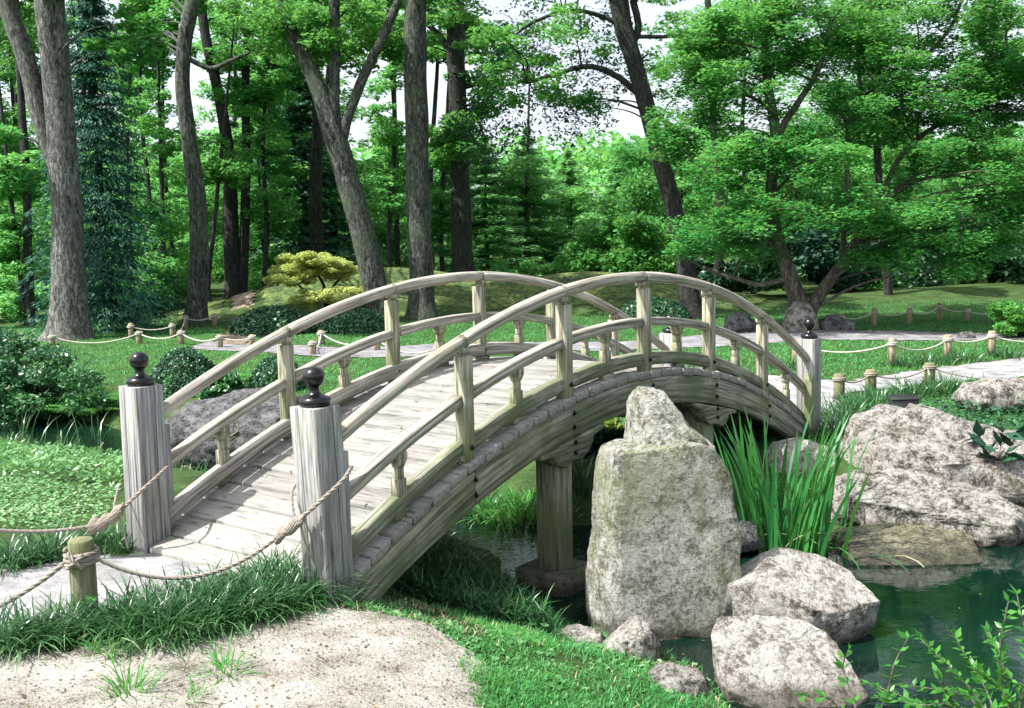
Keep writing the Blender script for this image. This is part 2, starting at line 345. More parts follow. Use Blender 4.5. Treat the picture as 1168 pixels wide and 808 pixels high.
def water_mat():
    m, t, p, o = newmat('pond_water'); v = coords(t)
    n0 = noise(t, v, .8, 4); c = ramp(t, n0, [(.35, (.001, .007, .005)), (.65, (.003, .02, .011))])
    t.links.new(c, p.inputs['Base Color']); p.inputs['Roughness'].default_value = .03; p.inputs['IOR'].default_value = 1.45; p.inputs['Specular IOR Level'].default_value = 1.0
    a = noise(t, coords(t, (1, 1.7, 1)), 9, 4, .5, .6); b = noise(t, v, 2.2, 3)
    # wind ripples: livelier round the bridge piers than out on the pond
    g = t.nodes.new('ShaderNodeTexCoord'); sx = t.nodes.new('ShaderNodeSeparateXYZ'); t.links.new(g.outputs['Object'], sx.inputs[0])
    k = ramp(t, mth(t, 'MULTIPLY', mth(t, 'ADD', sx.outputs['X'], 1.5), .25, True), [(.3, 1.0), (.7, .06)])
    h = mth(t, 'ADD', mth(t, 'MULTIPLY', a, k), mth(t, 'MULTIPLY', b, .12)); bump(t, p, h, .3, .03); return m
M_water = water_mat()

# ------------------------------------------------------------------ ground sheets
def axis(a, b, fine0, fine1, h, g):
    l = [fine0]; s = h
    while l[-1] < fine1: l.append(l[-1] + h)
    s = h
    while l[-1] < b: s *= g; l.append(l[-1] + s)
    m = [fine0]; s = h
    while m[-1] > a: s *= g; m.append(m[-1] - s)
    return np.array(m[1:][::-1] + l)
def grid_mesh(name, xs, ys, mat, zoff=0.0, mask=None, kind='structure', zf=None, **kw):
    X, Y = np.meshgrid(xs, ys); Z = (H(X, Y) if zf is None else zf(X, Y)) + zoff
    V = np.stack([X, Y, Z], -1).reshape(-1, 3); nx, ny = len(xs), len(ys)
    i = (np.arange(ny - 1)[:, None] * nx + np.arange(nx - 1)[None]); F = np.stack([i, i + 1, i + nx + 1, i + nx], -1).reshape(-1, 4)
    if mask is not None:
        k = mask(X, Y).ravel(); F = F[k[F].all(1)]
        used = np.unique(F); mp = np.full(len(V), -1); mp[used] = np.arange(len(used)); V = V[used]; F = mp[F]
    o = mesh_np(name, V, F, mat, smooth=True); tag(o, kind=kind, **kw); return o
xs = axis(-400, 400, -6.5, 6.5, .08, 1.12); ys = axis(-30, 700, 2.4, 13.5, .08, 1.10)
ground = grid_mesh('ground', xs, ys, M_soil)
tag(ground, 'green mossy garden ground falling to the pond banks', None)

def inside(poly, X, Y, e=0.0): return sdf(poly, X, Y) > e
sand_poly = P2([(-200, 740), (14, 738), (70, 740), (200, 724), (300, 700), (372, 686), (432, 690), (500, 702), (556, 730), (548, 765), (590, 810), (620, 900), (-400, 1000)], -.02)
pathl_poly = [(-1.75, 5.58), (-.95, 4.98), (-1.02, 4.74)] + P2([(300, 650), (215, 672), (150, 700), (60, 712), (-60, 735), (-500, 800), (-900, 700), (-400, 660), (14, 650), (90, 633)], -.02)
far_in = [(2.2, 9.1), (2.9, 9.6)]
path_right = [(2.75, 9.0), (3.1, 9.05)] + P2([(955, 452), (1010, 444), (1075, 438), (1168, 432), (1500, 424), (1500, 398), (1168, 407), (1100, 415), (1030, 424), (960, 434), (900, 430), (800, 420), (700, 416), (640, 414)], -.18) + P2([(600, 400)], -.18) + [(1.2, 10.6), (1.9, 9.9)]
path_grey = P2([(200, 399), (300, 404), (380, 409), (460, 407), (560, 402), (700, 402), (800, 397), (930, 389), (1050, 390), (1168, 389), (1600, 380), (1600, 370), (1168, 381), (1050, 379), (930, 377), (860, 378), (800, 382), (700, 390), (560, 391), (460, 395), (380, 396), (300, 392), (240, 389)], -.18)
path_earth = P2([(250, 392), (285, 394), (296, 378), (292, 364), (300, 352), (270, 352), (262, 366), (254, 380)], -.16)
def strip(name, poly, mat, h, zoff, label, rag=.03):
    P = np.array(poly); x0, y0 = P.min(0); x1, y1 = P.max(0)
    x0, x1, y0 = max(x0, -14), min(x1, 18), max(y0, 1.8)
    g = grid_mesh(name, np.arange(x0, x1 + h, h), np.arange(y0, y1 + h, h), mat, zoff, lambda X, Y: (sdf(poly, X, Y) + rag * 2.2 * snoise(X, Y, 5, 3) + rag * 1.4 * snoise(X, Y, 19, 1) + rag * .8 * snoise(X, Y, 61, 2)) > 0, label=label); return g
strip('sandy_ground', sand_poly, M_sand, .018, .005, 'bare trodden sandy soil in the left foreground')
strip('path', pathl_poly, M_gravel, .035, .009, 'pale gravel path leading onto the near end of the bridge', .015)
strip('path', path_right, M_gravel, .06, .007, 'pale gravel path leaving the far end of the bridge')
strip('path', path_grey, M_gravel_dk, .09, .011, 'grey gravel path crossing behind the bridge')
strip('path', path_earth, M_earth, .09, .015, 'leaf-strewn brown earth path climbing between the mounds')
def mossmask(X, Y):
    k = np.zeros(X.shape)
    for mx, my, rx, ry, h in MOUNDS[:3]: k = np.maximum(k, np.exp(-(((X - mx) / rx) ** 2 + ((Y - my) / ry) ** 2) ** 1.3))
    return (k > .12 + .06 * snoise(X, Y, 3)) & (sdf(path_earth, X, Y) < -.1)
grid_mesh('moss_ground', np.arange(-9, 7.5, .12), np.arange(23, 31.5, .12), M_moss, .019, mossmask, label='yellow green moss carpet over the mounds behind the bridge')
xw = np.concatenate([np.linspace(-13, 13, 60)]); yw = np.linspace(1.5, 17, 40)
water = mesh_np('water', [(-13, 1.5, ZW), (14, 1.5, ZW), (14, 17, ZW), (-13, 17, ZW)], [[(0, 1, 2, 3)]], M_water)
tag(water, 'dark green garden pond running under the bridge', kind='structure')

# ------------------------------------------------------------------ the arched bridge
X0, Y0, TH, BL, BW, ZG, EB = -.887, 4.7707, .6564, 5.7827, 1.3964, -.182, .9382
bridge = empty('arched_footbridge', (X0, Y0, 0), 'weathered grey timber arched footbridge with curved handrails crossing the pond', 'bridge', rz=math.pi / 2 - TH)
def vq(s): q = s / BL; return 4 * q * (1 - q), q
def zb(s): v, q = vq(s); return .073 + .804 * v + ZG * q
def zh(s): v, q = vq(s); return .655 + .774 * v + ZG * q
def zm(s): v, q = vq(s); return .366 + .767 * v + ZG * q
def zd(s): return zb(s) - .068
def slope(f, s): return math.atan((f(s + .01) - f(s - .01)) / .02)
def blocal(s, t, z=0.0): return bridge_m @ Vector((s, t, z))
bridge_m = Matrix.Translation((X0, Y0, 0)) @ Matrix.Rotation(math.pi / 2 - TH, 4, 'Z')
rnd = random.Random(7)
# deck boards
mb = MB(); pitch = .1465; n = int(BL / pitch) + 1; s = -.06
for i in range(n + 1):
    s1 = min(s + pitch - .015, BL + .06); e0, e1 = -.076 - rnd.random() * .012, BW + .076 + rnd.random() * .012
    dz = rnd.uniform(-.005, .005); sA, sB = max(0, s), min(BL, s1)
    za, zb_ = zd(sA) + dz, zd(sB) + dz + rnd.uniform(-.002, .002); th = .05
    mb.prism([(s, e0, za - th), (s1, e0, zb_ - th), (s1, e1, zb_ - th), (s, e1, za - th)], [(s, e0, za), (s1, e0, zb_), (s1, e1, zb_), (s, e1, za)])
    s += pitch
    if s > BL: break
mb.build('deck', M_deck, bridge, bevel=.004)
def sweep(mb, prof, s0, s1, zf, n=40, perp=False):
    rings = []
    for i in range(n + 1):
        s = s0 + (s1 - s0) * i / n; a = slope(zf, min(max(s, .01), BL - .01)); k = len(mb.v)
        for dt, dz in prof:
            if perp: mb.v.append((s - math.sin(a) * dz, dt, zf(s) + math.cos(a) * dz))
            else: mb.v.append((s, dt, zf(s) + dz))
            mb.g[len(mb.v) - 1] = (s, dt, dz)
        rings.append(k)
    m = len(prof)
    for a, b in zip(rings, rings[1:]):
        for i in range(m): mb.face(a + i, a + (i + 1) % m, b + (i + 1) % m, b + i)
    mb.face(*[rings[0] + i for i in range(m)][::-1]); mb.face(*[rings[-1] + i for i in range(m)])
def rect(t0, t1, z0, z1): return [(t0, z0), (t1, z0), (t1, z1), (t0, z1)]
posts_s = [BL / 2 + (i - 3) * EB for i in range(1, 6)]
ends = [0, .5 * posts_s[0]] + [.5 * (a + b) for a, b in zip(posts_s, posts_s[1:])] + [.5 * (posts_s[-1] + BL)]
for side, tc in ((-1, 0.0), (1, BW)):
    o = lambda d: tc + side * d          # outwards positive
    # laminated side beam in joined lengths, with joints at the piers
    cuts = [-.05, posts_s[0], posts_s[1], posts_s[2] - .02, posts_s[3], posts_s[4], BL + .05]
    for a, b in zip(cuts, cuts[1:]):
        mb = MB(); dv = rnd.uniform(0, .004)
        sweep(mb, [(o(.0), -.245), (o(.072 + dv), -.245), (o(.072 + dv), -.052), (o(.0), -.052)], a + .002, b - .002, lambda s: zd(s), 14)
        mb.build('side_beam', M_beam, bridge, bevel=.006)
    # kerb beams
    js = [0.06] + [posts_s[0], posts_s[2], posts_s[4]] + [BL - .06]
    for a, b in zip(js, js[1:]): mb = MB(); sweep(mb, [(o(-.045), -.04), (o(.028), -.04), (o(.028), .048), (o(-.045), .048)], a + .003, b - .003, zb, 18); mb.build('kerb_beam', M_beam if side < 0 else M_rail, bridge, bevel=.007)
    # packing blocks that lift the kerb beam off the deck
    for s in ends[1:] + posts_s: mb = MB(); mb.box(s - .06, s + .06, tc - .03, tc + .012, zd(s) - .015, zb(s) - .038); mb.build('packing_block', M_beam, bridge)
    # handrail: rounded, in three joined lengths with a flat worn top
    oct_ = [(math.cos(a) * .037, math.sin(a) * .037) for a in [R(22.5 + 30 * k) for k in range(12)]]
    js = [.05, posts_s[0] + .0, posts_s[2], posts_s[4], BL - .04]
    for a, b in zip(js, js[1:]):
        mb = MB(); sweep(mb, [(tc + x, z) for x, z in oct_], a + .002, b - .002, zh, 24, True); mb.build('handrail', M_rail, bridge, smooth=False)
    for s in posts_s:
        mb = MB(); V = [(tc + x * 1.06, z * 1.06) for x, z in oct_]; sweep(mb, V, s - .011, s + .011, zh, 1, True); mb.build('joint_strap', M_beam, bridge)
    # middle rail with a routed groove in its outer edge
    mid = [(o(-.034), -.030), (o(.034), -.030), (o(.034), .004), (o(.024), .008), (o(.034), .013), (o(.030), .026), (o(-.030), .026), (o(-.034), .013), (o(-.024), .008), (o(-.034), .004)]
    js = [.06] + posts_s + [BL - .06]
    for a, b in zip(js, js[1:]): mb = MB(); sweep(mb, mid, a + (.042 if a > .1 else 0), b - (.042 if b < BL - .1 else 0), zm, 14); mb.build('middle_rail', M_rail, bridge)
    # railing posts with chamfered corners, a waisted neck and bolts
    c = .041; q = .012
    poly = [(-c + q, -c), (c - q, -c), (c, -c + q), (c, c - q), (c - q, c), (-c + q, c), (-c, c - q), (-c, -c + q)]
    for s in posts_s:
        mb = MB(); pt = o(.0); zt = zh(s) - .075; z0 = zd(s) + (-.018 if side < 0 else .01)
        mb.vpoly(s, o(.012), poly, z0, zt)
        mb.vpoly(s, tc, [(x * .62, y * .62) for x, y in poly], zt, zt + .018); mb.vpoly(s, tc, [(x * .92, y * .92) for x, y in poly], zt + .018, zt + .046)
        po = mb.build('railing_post', M_baluster, bridge, bevel=.003)
        for zz in (zb(s) + .002,):
            for sg in (1, -1):
                mb = MB(); y = o(.012) + sg * side * .046
                mb.add([(s + .016 * math.cos(k * math.pi / 3), y, zz + .016 * math.sin(k * math.pi / 3)) for k in range(6)] + [(s + .009 * math.cos(k * math.pi / 3), y + sg * side * .012, zz + .009 * math.sin(k * math.pi / 3)) for k in range(6)],
                       [tuple(range(6)), tuple(range(6, 12))] + [(k, (k + 1) % 6, 6 + (k + 1) % 6, 6 + k) for k in range(6)])
                mb.build('bolt', M_iron, po)
    # carved balusters in mid bay
    for s in ends[1:]:
        mb = MB(); zl, zt = zb(s) + .044, zm(s) - .026; h = zt - zl
        b4 = lambda w, d: [(-w, -d), (w, -d), (w, d), (-w, d)]
        mb.vpoly(s, tc, b4(.032, .026), zl - .01, zl + h * .36); mb.vpoly(s, tc, b4(.020, .022), zl + h * .36, zl + h * .62, 1.0)
        mb.vpoly(s, tc, b4(.020, .022), zl + h * .62, zl + h * .84, 1.7); mb.vpoly(s, tc, b4(.036, .034), zl + h * .84, zt)
        mb.build('baluster', M_baluster, bridge, bevel=.003)
    # iron bolts down the side beam below each post
    for s in posts_s:
        for dz in (-.10, -.185) + ((-.275, -.34) if s in (posts_s[1], posts_s[3]) else ()):
            mb = MB(); y = o(.078 if dz > -.24 else .085); zz = zd(s) + dz
            V = [(s + .017 * math.cos(k * math.pi / 2), y, zz + .019 * math.sin(k * math.pi / 2)) for k in range(4)] + [(s, y + side * .018, zz)]
            mb.add(V, [(0, 1, 4), (1, 2, 4), (2, 3, 4), (3, 0, 4), (0, 3, 2, 1)])
            mb.build('bolt', M_iron, bridge)
    # corbels, pier posts, footings
    for s in (posts_s[1], posts_s[3]):
        a = slope(zd, s); dn = 1 if s < BL / 2 else -1
        mb = MB(); pr = [(-.34, 0), (-.335, -.035), (-.26, -.05), (-.21, -.062), (-.20, -.10), (-.15, -.155), (-.09, -.185), (-.02, -.17), (.02, -.17), (.10, -.185), (.16, -.155), (.21, -.10), (.22, -.062), (.28, -.05), (.345, -.035), (.35, 0)]
        pr = [(dn * x, z) for x, z in pr]
        f = lambda x, z, y: (s + x * math.cos(a) * 1.0, y, zd(s + x) - .248 + z * .85)
        mb.prism([f(x, z, o(.078)) for x, z in pr], [f(x, z, o(-.03)) for x, z in pr]); mb.build('corbel', M_beam, bridge, bevel=.008)
        mb = MB(); zf0 = ZW + .11; zp = zd(s) - .30
        w = .083; mb.vpoly(s - .05, o(-.045), [(-w + .012, -w), (w - .012, -w), (w, -w + .012), (w, w - .012), (w - .012, w), (-w + .012, w), (-w, w - .012), (-w, -w + .012)], zf0, zp)
        pi = mb.build('pier', M_pier, bridge, bevel=.004)
        mb = MB(); q_ = .205; mb.vpoly(s - .05, o(-.045), [(-q_ + .05, -q_), (q_ - .05, -q_), (q_, -q_ + .05), (q_, q_ - .05), (q_ - .05, q_), (-q_ + .05, q_), (-q_, q_ - .05), (-q_, -q_ + .05)], ZW - .35, ZW + .112, .96); mb.build('footing', M_footing, pi, bevel=.01)
# cross beams between the two sides
for s in (posts_s[1], posts_s[3]):
    mb = MB(); mb.box(s + .10, s + .19, -.05, BW + .05, zd(s + .15) - .40, zd(s + .15) - .25); mb.build('cross_beam', M_beam, bridge, bevel=.006)
for t in (.45, .95): mb = MB(); sweep(mb, rect(t - .04, t + .04, -.2, -.045), .0, BL, zd, 30); mb.build('joist', M_beam, bridge)
# end posts with glazed finials
def notched(w, d=.008):
    side_ = [(-1, -1), (-.22, -1), (-.22, -1 + d / w), (-.10, -1 + d / w), (-.10, -1), (1 - .0, -1)]
    P = []
    for k in range(4):
        ca, sa = math.cos(k * math.pi / 2), math.sin(k * math.pi / 2)
        pts = [(-1 + .06, -1), (.30, -1), (.30, -1 + d / w), (.36, -1 + d / w), (.36, -1), (.94, -1)]
        if k % 2: pts = [(-x, y) for x, y in pts][::-1]
        P += [((x * ca - y * sa) * w, (x * sa + y * ca) * w) for x, y in pts]
    return P
fin = [(.054, 0), (.068, .004), (.074, .018), (.073, .034), (.060, .045), (.040, .052), (.027, .062), (.023, .078), (.026, .092), (.035, .098), (.044, .110), (.049, .128), (.049, .145), (.043, .162), (.030, .174), (.014, .181), (.0, .182)]
for s, t, h0, lean in ((0, 0, .87, (-.035, .018)), (0, BW, .87, (0, 0)), (BL, 0, .86, (0, 0)), (BL, BW, .86, (0, 0))):
    mb = MB(); zz = ZG * (s / BL); zg = -.12
    mb.vpoly(s - lean[0] * .6, t - lean[1] * .6, notched(.084), zz + zg, zz + h0, .985, lean[0], lean[1])
    ep = mb.build('end_post', M_post, bridge, bevel=.003)
    mb = MB(); mb.lathe((s + lean[0] * .4, t + lean[1] * .4, zz + h0 - .002), fin, 28); mb.build('finial', M_glaze, ep, smooth=True)
    mb = MB(); d = 1 if s == 0 else -1; yo = -1 if t == 0 else 1
    if s == 0:
        mb.vpoly(s + d * .115, t, [(-.03, -.035), (.03, -.035), (.03, .035), (-.03, .035)], zz - .03, zz + .64)
    else:   # pointed weathered cheek board at the far end posts
        pr = [(-.115, -.16), (.03, -.16), (.03, .46), (-.06, .57), (-.115, .52)]
        mb.prism([(s + x - .07, t + yo * .10, zz + z) for x, z in pr], [(s + x - .07, t + yo * .03, zz + z) for x, z in pr])
    mb.build('rail_end_block', M_post if s == 0 else M_pier, bridge, bevel=.004)

# ------------------------------------------------------------------ ropes and low rope fences
def rope_strands(mb, pts, r, spacing=.007, strands=3, nsd=6, pitchk=6.0):
    P = spline(pts, 200); L = np.concatenate([[0], np.cumsum(np.linalg.norm(np.diff(P, axis=0), axis=1))])
    n = max(8, int(L[-1] / spacing)); u = np.linspace(0, L[-1], n); P = np.stack([np.interp(u, L, P[:, k]) for k in range(3)], 1)
    T = np.gradient(P, axis=0); T /= np.linalg.norm(T, axis=1)[:, None] + 1e-9
    ref = np.array([0.0, 0, 1]); nv = np.cross(T[0], ref if abs(T[0][2]) < .9 else np.array([1.0, 0, 0])); N = np.zeros_like(P)
    for i in range(n): nv = nv - T[i] * (nv @ T[i]); nv /= np.linalg.norm(nv) + 1e-9; N[i] = nv
    B = np.cross(T, N)
    for k in range(strands):
        a = u / (r * pitchk) * 2 * math.pi / 1.0 * .6 + k * 2 * math.pi / strands
        Q = P + (N * np.cos(a)[:, None] + B * np.sin(a)[:, None]) * r * .5
        mb.tube(Q, r * .56, nsd)
def sag(a, b, k, n=7):
    a, b = Vector(a), Vector(b); return [a.lerp(b, i / (n - 1)) - Vector((0, 0, 4 * k * (i / (n - 1)) * (1 - i / (n - 1)))) for i in range(n)]
def coil(c, rad, turns, z0, z1, n=14, ph=0.0):
    return [Vector((c[0] + rad * math.cos(ph + 2 * math.pi * i / n), c[1] + rad * math.sin(ph + 2 * math.pi * i / n), z0 + (z1 - z0) * i / (n * turns))) for i in range(int(n * turns) + 1)]

fb = U(98, 706, -.02); fb.z = Hs(fb.x, fb.y)
bol = empty('rope_post', fb, 'short mossy round post with rope wound round its head by the gravel path', 'post')
mb = MB(); rr = .056
prof = [(rr * 1.02, -.12), (rr * 1.02, 0), (rr, .1), (rr * .98, .3), (rr * .97, .352), (rr * .88, .362), (rr * .3, .366)]
mb.lathe((0, 0, 0), prof, 22); mb.build('post', M_bollard, bol, smooth=False, bevel=.002)
mb = MB(); rope_strands(mb, coil((0, 0), rr + .010, 3.4, .25, .318, 16, 1.2), .0105)
rope_strands(mb, [Vector((.03, -rr - .012, .25)), Vector((.0, -rr - .026, .285)), Vector((-.03, -rr - .014, .32))], .0105)
rope_strands(mb, [Vector((-.04, -rr - .008, .25)), Vector((-.005, -rr - .024, .275)), Vector((.035, -rr - .010, .31))], .0105)
mb.build('rope_winding', M_rope, bol, smooth=True)
# rope from beyond the frame to the short post, on to the right entrance post
pA = UY(-60, 712, 4.3); p1 = fb + Vector((-.05, -.03, .275)); p2 = fb + Vector((.06, -.02, .285))
pk = UY(336, 596, 4.72); pe = UY(398, 536, 4.70)
mb = MB(); rope_strands(mb, sag(pA, p1, .04), .0105); r1 = mb.build('rope', M_rope, smooth=True)
tag(r1, 'thick twisted rope rising from the left edge to the short mossy post', 'rope', 'twisted ropes at the bridge entrance')
mb = MB(); rope_strands(mb, sag(p2, UY(318, 612, 4.7), .14, 9), .0095)
rope_strands(mb, [UY(318, 612, 4.7), UY(330, 603, 4.66), UY(345, 590, 4.66), UY(372, 566, 4.62), UY(392, 547, 4.62), UY(401, 533, 4.72)], .010)
tw = [UY(316, 613, 4.69), UY(324, 607, 4.68), UY(334, 600, 4.66), UY(346, 592, 4.655)]
for j, ph in enumerate((0, 2.1, 4.2)):      # the knot: turns of rope lashed round the standing line
    P = spline(tw, 40); Q = [Vector(p) + Vector((.006, 0, .027 + .006 * math.sin(i * .3))) * math.sin(i * .85 + ph) + Vector((0, -.026, 0)) * math.cos(i * .85 + ph) for i, p in enumerate(P)]
    rope_strands(mb, Q, .0085)
rope_strands(mb, [UY(338, 598, 4.66), UY(334, 580, 4.70), UY(333, 562, 4.76), UY(338, 552, 4.86)], .007)
mb.tube(spline([UY(343, 600, 4.655), UY(349, 622, 4.66), UY(357, 642, 4.67), UY(360, 652, 4.67)], 12), .0045, 6)
r2 = mb.build('rope', M_rope, smooth=True)
tag(r2, 'twisted rope sagging across the path, knotted round the right entrance post of the bridge', 'rope', 'twisted ropes at the bridge entrance')
mb = MB(); rope_strands(mb, sag(UY(-80, 590, 5.1), UY(105, 600, 5.42), .05, 9), .010)
kn = [UY(103, 601, 5.42), UY(115, 598, 5.42), UY(127, 591, 5.42), UY(140, 580, 5.42)]
rope_strands(mb, kn + [UY(160, 561, 5.40), UY(178, 545, 5.44), UY(191, 533, 5.56)], .010)
for ph in (0, 1.6, 3.2, 4.7):
    P = spline(kn, 46); Q = [Vector(p) + Vector((.008, 0, .033 + .008 * math.sin(i * .4))) * math.sin(i * .8 + ph) + Vector((0, -.03, 0)) * math.cos(i * .8 + ph) for i, p in enumerate(P)]
    rope_strands(mb, Q, .0085)
rope_strands(mb, [UY(130, 590, 5.42), UY(131, 574, 5.46), UY(135, 556, 5.56)], .007)
mb.tube(spline([UY(136, 588, 5.42), UY(142, 610, 5.42), UY(146, 626, 5.42)], 12), .005, 6)
r3 = mb.build('rope', M_rope, smooth=True)
tag(r3, 'twisted rope hanging from the left entrance post of the bridge with a bulky knot', 'rope', 'twisted ropes at the bridge entrance')

def rope_fence(posts, label, group, rpx=6, rope_r=.012, ext_l=None, ext_r=None, sagk=.09, mat=None, thick=1.0):
    base = G(*posts[0][:2]); fe = empty('rope_fence', base, label, 'fence', group)
    tops = []
    for px, py, hp in posts:
        g = G(px, py); h = hp * g.y / FPX; r = rpx * g.y / FPX * .5
        mb = MB(); mb.lathe(g - base + Vector((0, 0, -.08)), [(r * 1.02, 0), (r, h * .5 + .08), (r * .98, h + .07), (r * .7, h + .085), (0, h + .086)], 12)
        mb.build('post', mat or M_fencepost, fe)
        tops.append((g - base + Vector((0, 0, h * .80)), r))
    mb = MB()
    for (a, ra), (b, rb) in zip(tops, tops[1:]):
        L = (a - b).length; mb.tube(spline(sag(a, b, min(sagk * L, .22)), 24), rope_r, 6)
    for c, r in tops: mb.tube(coil(c, r + rope_r * .7, 2.2, c.z - rope_r * 2, c.z + rope_r * 2, 10), rope_r * .9, 6)
    for e, c in ((ext_l, tops[0][0]), (ext_r, tops[-1][0])):
        if e is not None: q = UY(*e) - base; mb.tube(spline(sag(c, q, .05 * (c - q).length), 20), rope_r, 6)
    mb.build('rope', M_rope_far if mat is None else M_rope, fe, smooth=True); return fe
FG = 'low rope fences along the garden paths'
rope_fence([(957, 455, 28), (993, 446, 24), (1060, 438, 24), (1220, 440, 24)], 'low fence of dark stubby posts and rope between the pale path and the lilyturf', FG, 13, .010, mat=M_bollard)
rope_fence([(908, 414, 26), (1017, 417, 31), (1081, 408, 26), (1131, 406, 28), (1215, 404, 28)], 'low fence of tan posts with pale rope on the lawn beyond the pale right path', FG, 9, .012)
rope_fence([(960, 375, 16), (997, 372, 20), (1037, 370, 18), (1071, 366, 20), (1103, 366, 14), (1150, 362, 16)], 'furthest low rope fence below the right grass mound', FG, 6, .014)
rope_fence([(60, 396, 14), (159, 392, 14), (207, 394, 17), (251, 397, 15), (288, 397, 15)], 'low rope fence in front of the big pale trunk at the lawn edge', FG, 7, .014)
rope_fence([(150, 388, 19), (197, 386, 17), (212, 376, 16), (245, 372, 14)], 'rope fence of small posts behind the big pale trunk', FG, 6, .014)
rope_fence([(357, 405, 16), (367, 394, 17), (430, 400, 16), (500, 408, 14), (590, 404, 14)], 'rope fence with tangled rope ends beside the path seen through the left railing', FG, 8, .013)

# ------------------------------------------------------------------ boulders
def ico(n):
    import bmesh
    bm = bmesh.new(); bmesh.ops.create_icosphere(bm, subdivisions=n, radius=1.0)
    V = np.array([v.co[:] for v in bm.verts]); F = np.array([[v.index for v in f.verts] for f in bm.faces]); bm.free(); return V, F
ICO = {k: ico(k) for k in (4, 5, 6)}
def outline_rock(px_poly, Y, depth, mat, label, seed=0, front=.5, cuts=(), amp=.035, lvl=6, ex=.55, name='boulder', group=None, sink=0.0, tilt=0.0, facets=5, ledge=None):
    P = np.array([tuple(UY(x, y, Y)) for x, y in px_poly]); P[:, 2] -= 0
    c = np.array([(P[:, 0].min() + P[:, 0].max()) / 2, Y, (P[:, 2].min() + P[:, 2].max()) / 2])
    a = np.arctan2(P[:, 2] - c[2], P[:, 0] - c[0]); r = np.hypot(P[:, 0] - c[0], P[:, 2] - c[2])
    i = np.argsort(a); a, r = a[i], r[i]
    aa = np.concatenate([a - 2 * math.pi, a, a + 2 * math.pi]); rr_ = np.concatenate([r, r, r])
    # straight edges between outline corners
    V, F = ICO[lvl]; ph = np.arctan2(V[:, 2], V[:, 0]); st = np.sqrt(V[:, 0] ** 2 + V[:, 2] ** 2); ct = V[:, 1]
    j = np.searchsorted(aa, ph) - 1; a0, a1, r0, r1 = aa[j], aa[j + 1], rr_[j], rr_[j + 1]
    x0, y0, x1, y1 = r0 * np.cos(a0), r0 * np.sin(a0), r1 * np.cos(a1), r1 * np.sin(a1)
    dx, dy = np.cos(ph), np.sin(ph); den = dx * (y1 - y0) - dy * (x1 - x0); rad = (x0 * (y1 - y0) - y0 * (x1 - x0)) / np.where(abs(den) < 1e-9, 1e-9, den)
    e = st ** ex; d = np.where(ct < 0, front, 1 - front) * depth * np.sign(ct) * np.abs(ct) ** .8
    Q = np.stack([rad * dx * e, d, rad * dy * e], 1)
    Q[:, 1] += tilt * Q[:, 2]
    if ledge is not None:      # a crack with everything above it set back
        (xa, ya), (xb, yb), back = ledge; a_ = np.array(UY(xa, ya, Y)) - c; b_ = np.array(UY(xb, yb, Y)) - c; zl = a_[2] + (Q[:, 0] - a_[0]) / (b_[0] - a_[0]) * (b_[2] - a_[2]) + .008 * np.sin(Q[:, 0] * 40)
        inx = ss((Q[:, 0] - a_[0] + .03) / .05) * ss((b_[0] + .06 - Q[:, 0]) / .09); k = inx * (Q[:, 1] < .1)
        Q[:, 1] += k * (back * (Q[:, 2] > zl) * np.clip(1 - (Q[:, 2] - zl) / .35, .35, 1) + .045 * np.exp(-((Q[:, 2] - zl) / .012) ** 2))
    for nrm, dist in cuts:
        nv = np.array(nrm, float); nv /= np.linalg.norm(nv); k = Q @ nv - dist; Q -= np.where(k > 0, k * .93, 0)[:, None] * nv
    rf = np.random.RandomState(seed + 900); ext = np.abs(Q).max(0)
    for _ in range(facets):
        nv = rf.normal(size=3); nv[1] = -abs(nv[1]) * 1.2; nv /= np.linalg.norm(nv); pr = Q @ nv; dist = pr.max() * rf.uniform(.80, .96); k = pr - dist; Q -= np.where(k > 0, k * .9, 0)[:, None] * nv
    W_ = Q + c; sz = max(np.ptp(Q[:, 0]), np.ptp(Q[:, 2]))
    nn = Q / (np.linalg.norm(Q, axis=1)[:, None] + 1e-9)
    off = Vector((seed * 7.3, seed * 3.1, seed * 1.7))
    dsp = np.array([mnoise.fractal(Vector(q) * (2.2 / sz) + off, .9, 2.1, 3) * 1.4 + .55 * abs(mnoise.noise(Vector(q) * (7.0 / sz) + off)) + .45 * mnoise.fractal(Vector(q) * (16 / sz) + off, .7, 2.2, 4) - .5 * max(0, .12 - abs(mnoise.noise(Vector(q) * (3.3 / sz) + off))) * 4 for q in Q])
    Q = Q + nn * (dsp * amp * sz)[:, None]
    base = Vector((c[0], c[1], float(Q[:, 2].min() + c[2]))); Q[:, 2] += c[2] - base.z
    o = mesh_np(name, Q, F, mat, smooth=True); o.location = base; tag(o, label, 'rock', group); return o
RG = 'boulders round the pond'
def rk(poly, Y, depth, mat, label, **k): return outline_rock(poly, Y, depth, mat, label, group=RG, **k)
# big standing stone with its shouldered head
body = rk([(676, 750), (672, 700), (671, 650), (677, 600), (683, 540), (688, 516), (700, 509), (730, 504), (764, 500), (780, 494), (797, 495), (819, 506), (834, 540), (842, 592), (839, 650), (833, 700), (834, 750)],
   5.55, .60, M_rock_big, 'tall standing stone with a narrow head in front of the bridge', seed=3, front=.42, amp=.018, ex=.2, cuts=[((.10, -1, .03), .165), ((-1, -.5, .04), .315), ((1, -.8, .1), .40), ((0, -.8, 1), .54)], tilt=.03, facets=0)
body.name = 'standing_stone'
head = outline_rock([(704, 520), (708, 480), (713, 453), (722, 445), (738, 443), (757, 449), (768, 466), (784, 485), (806, 500), (814, 520), (740, 530)], 5.58, .38, M_rock_big, None, seed=8, front=.5, amp=.03, ex=.3, lvl=5,
   cuts=[((-.25, -1, .25), .085), ((-1, -.4, .1), .125), ((.75, -.5, .7), .17)], facets=2, name='head')
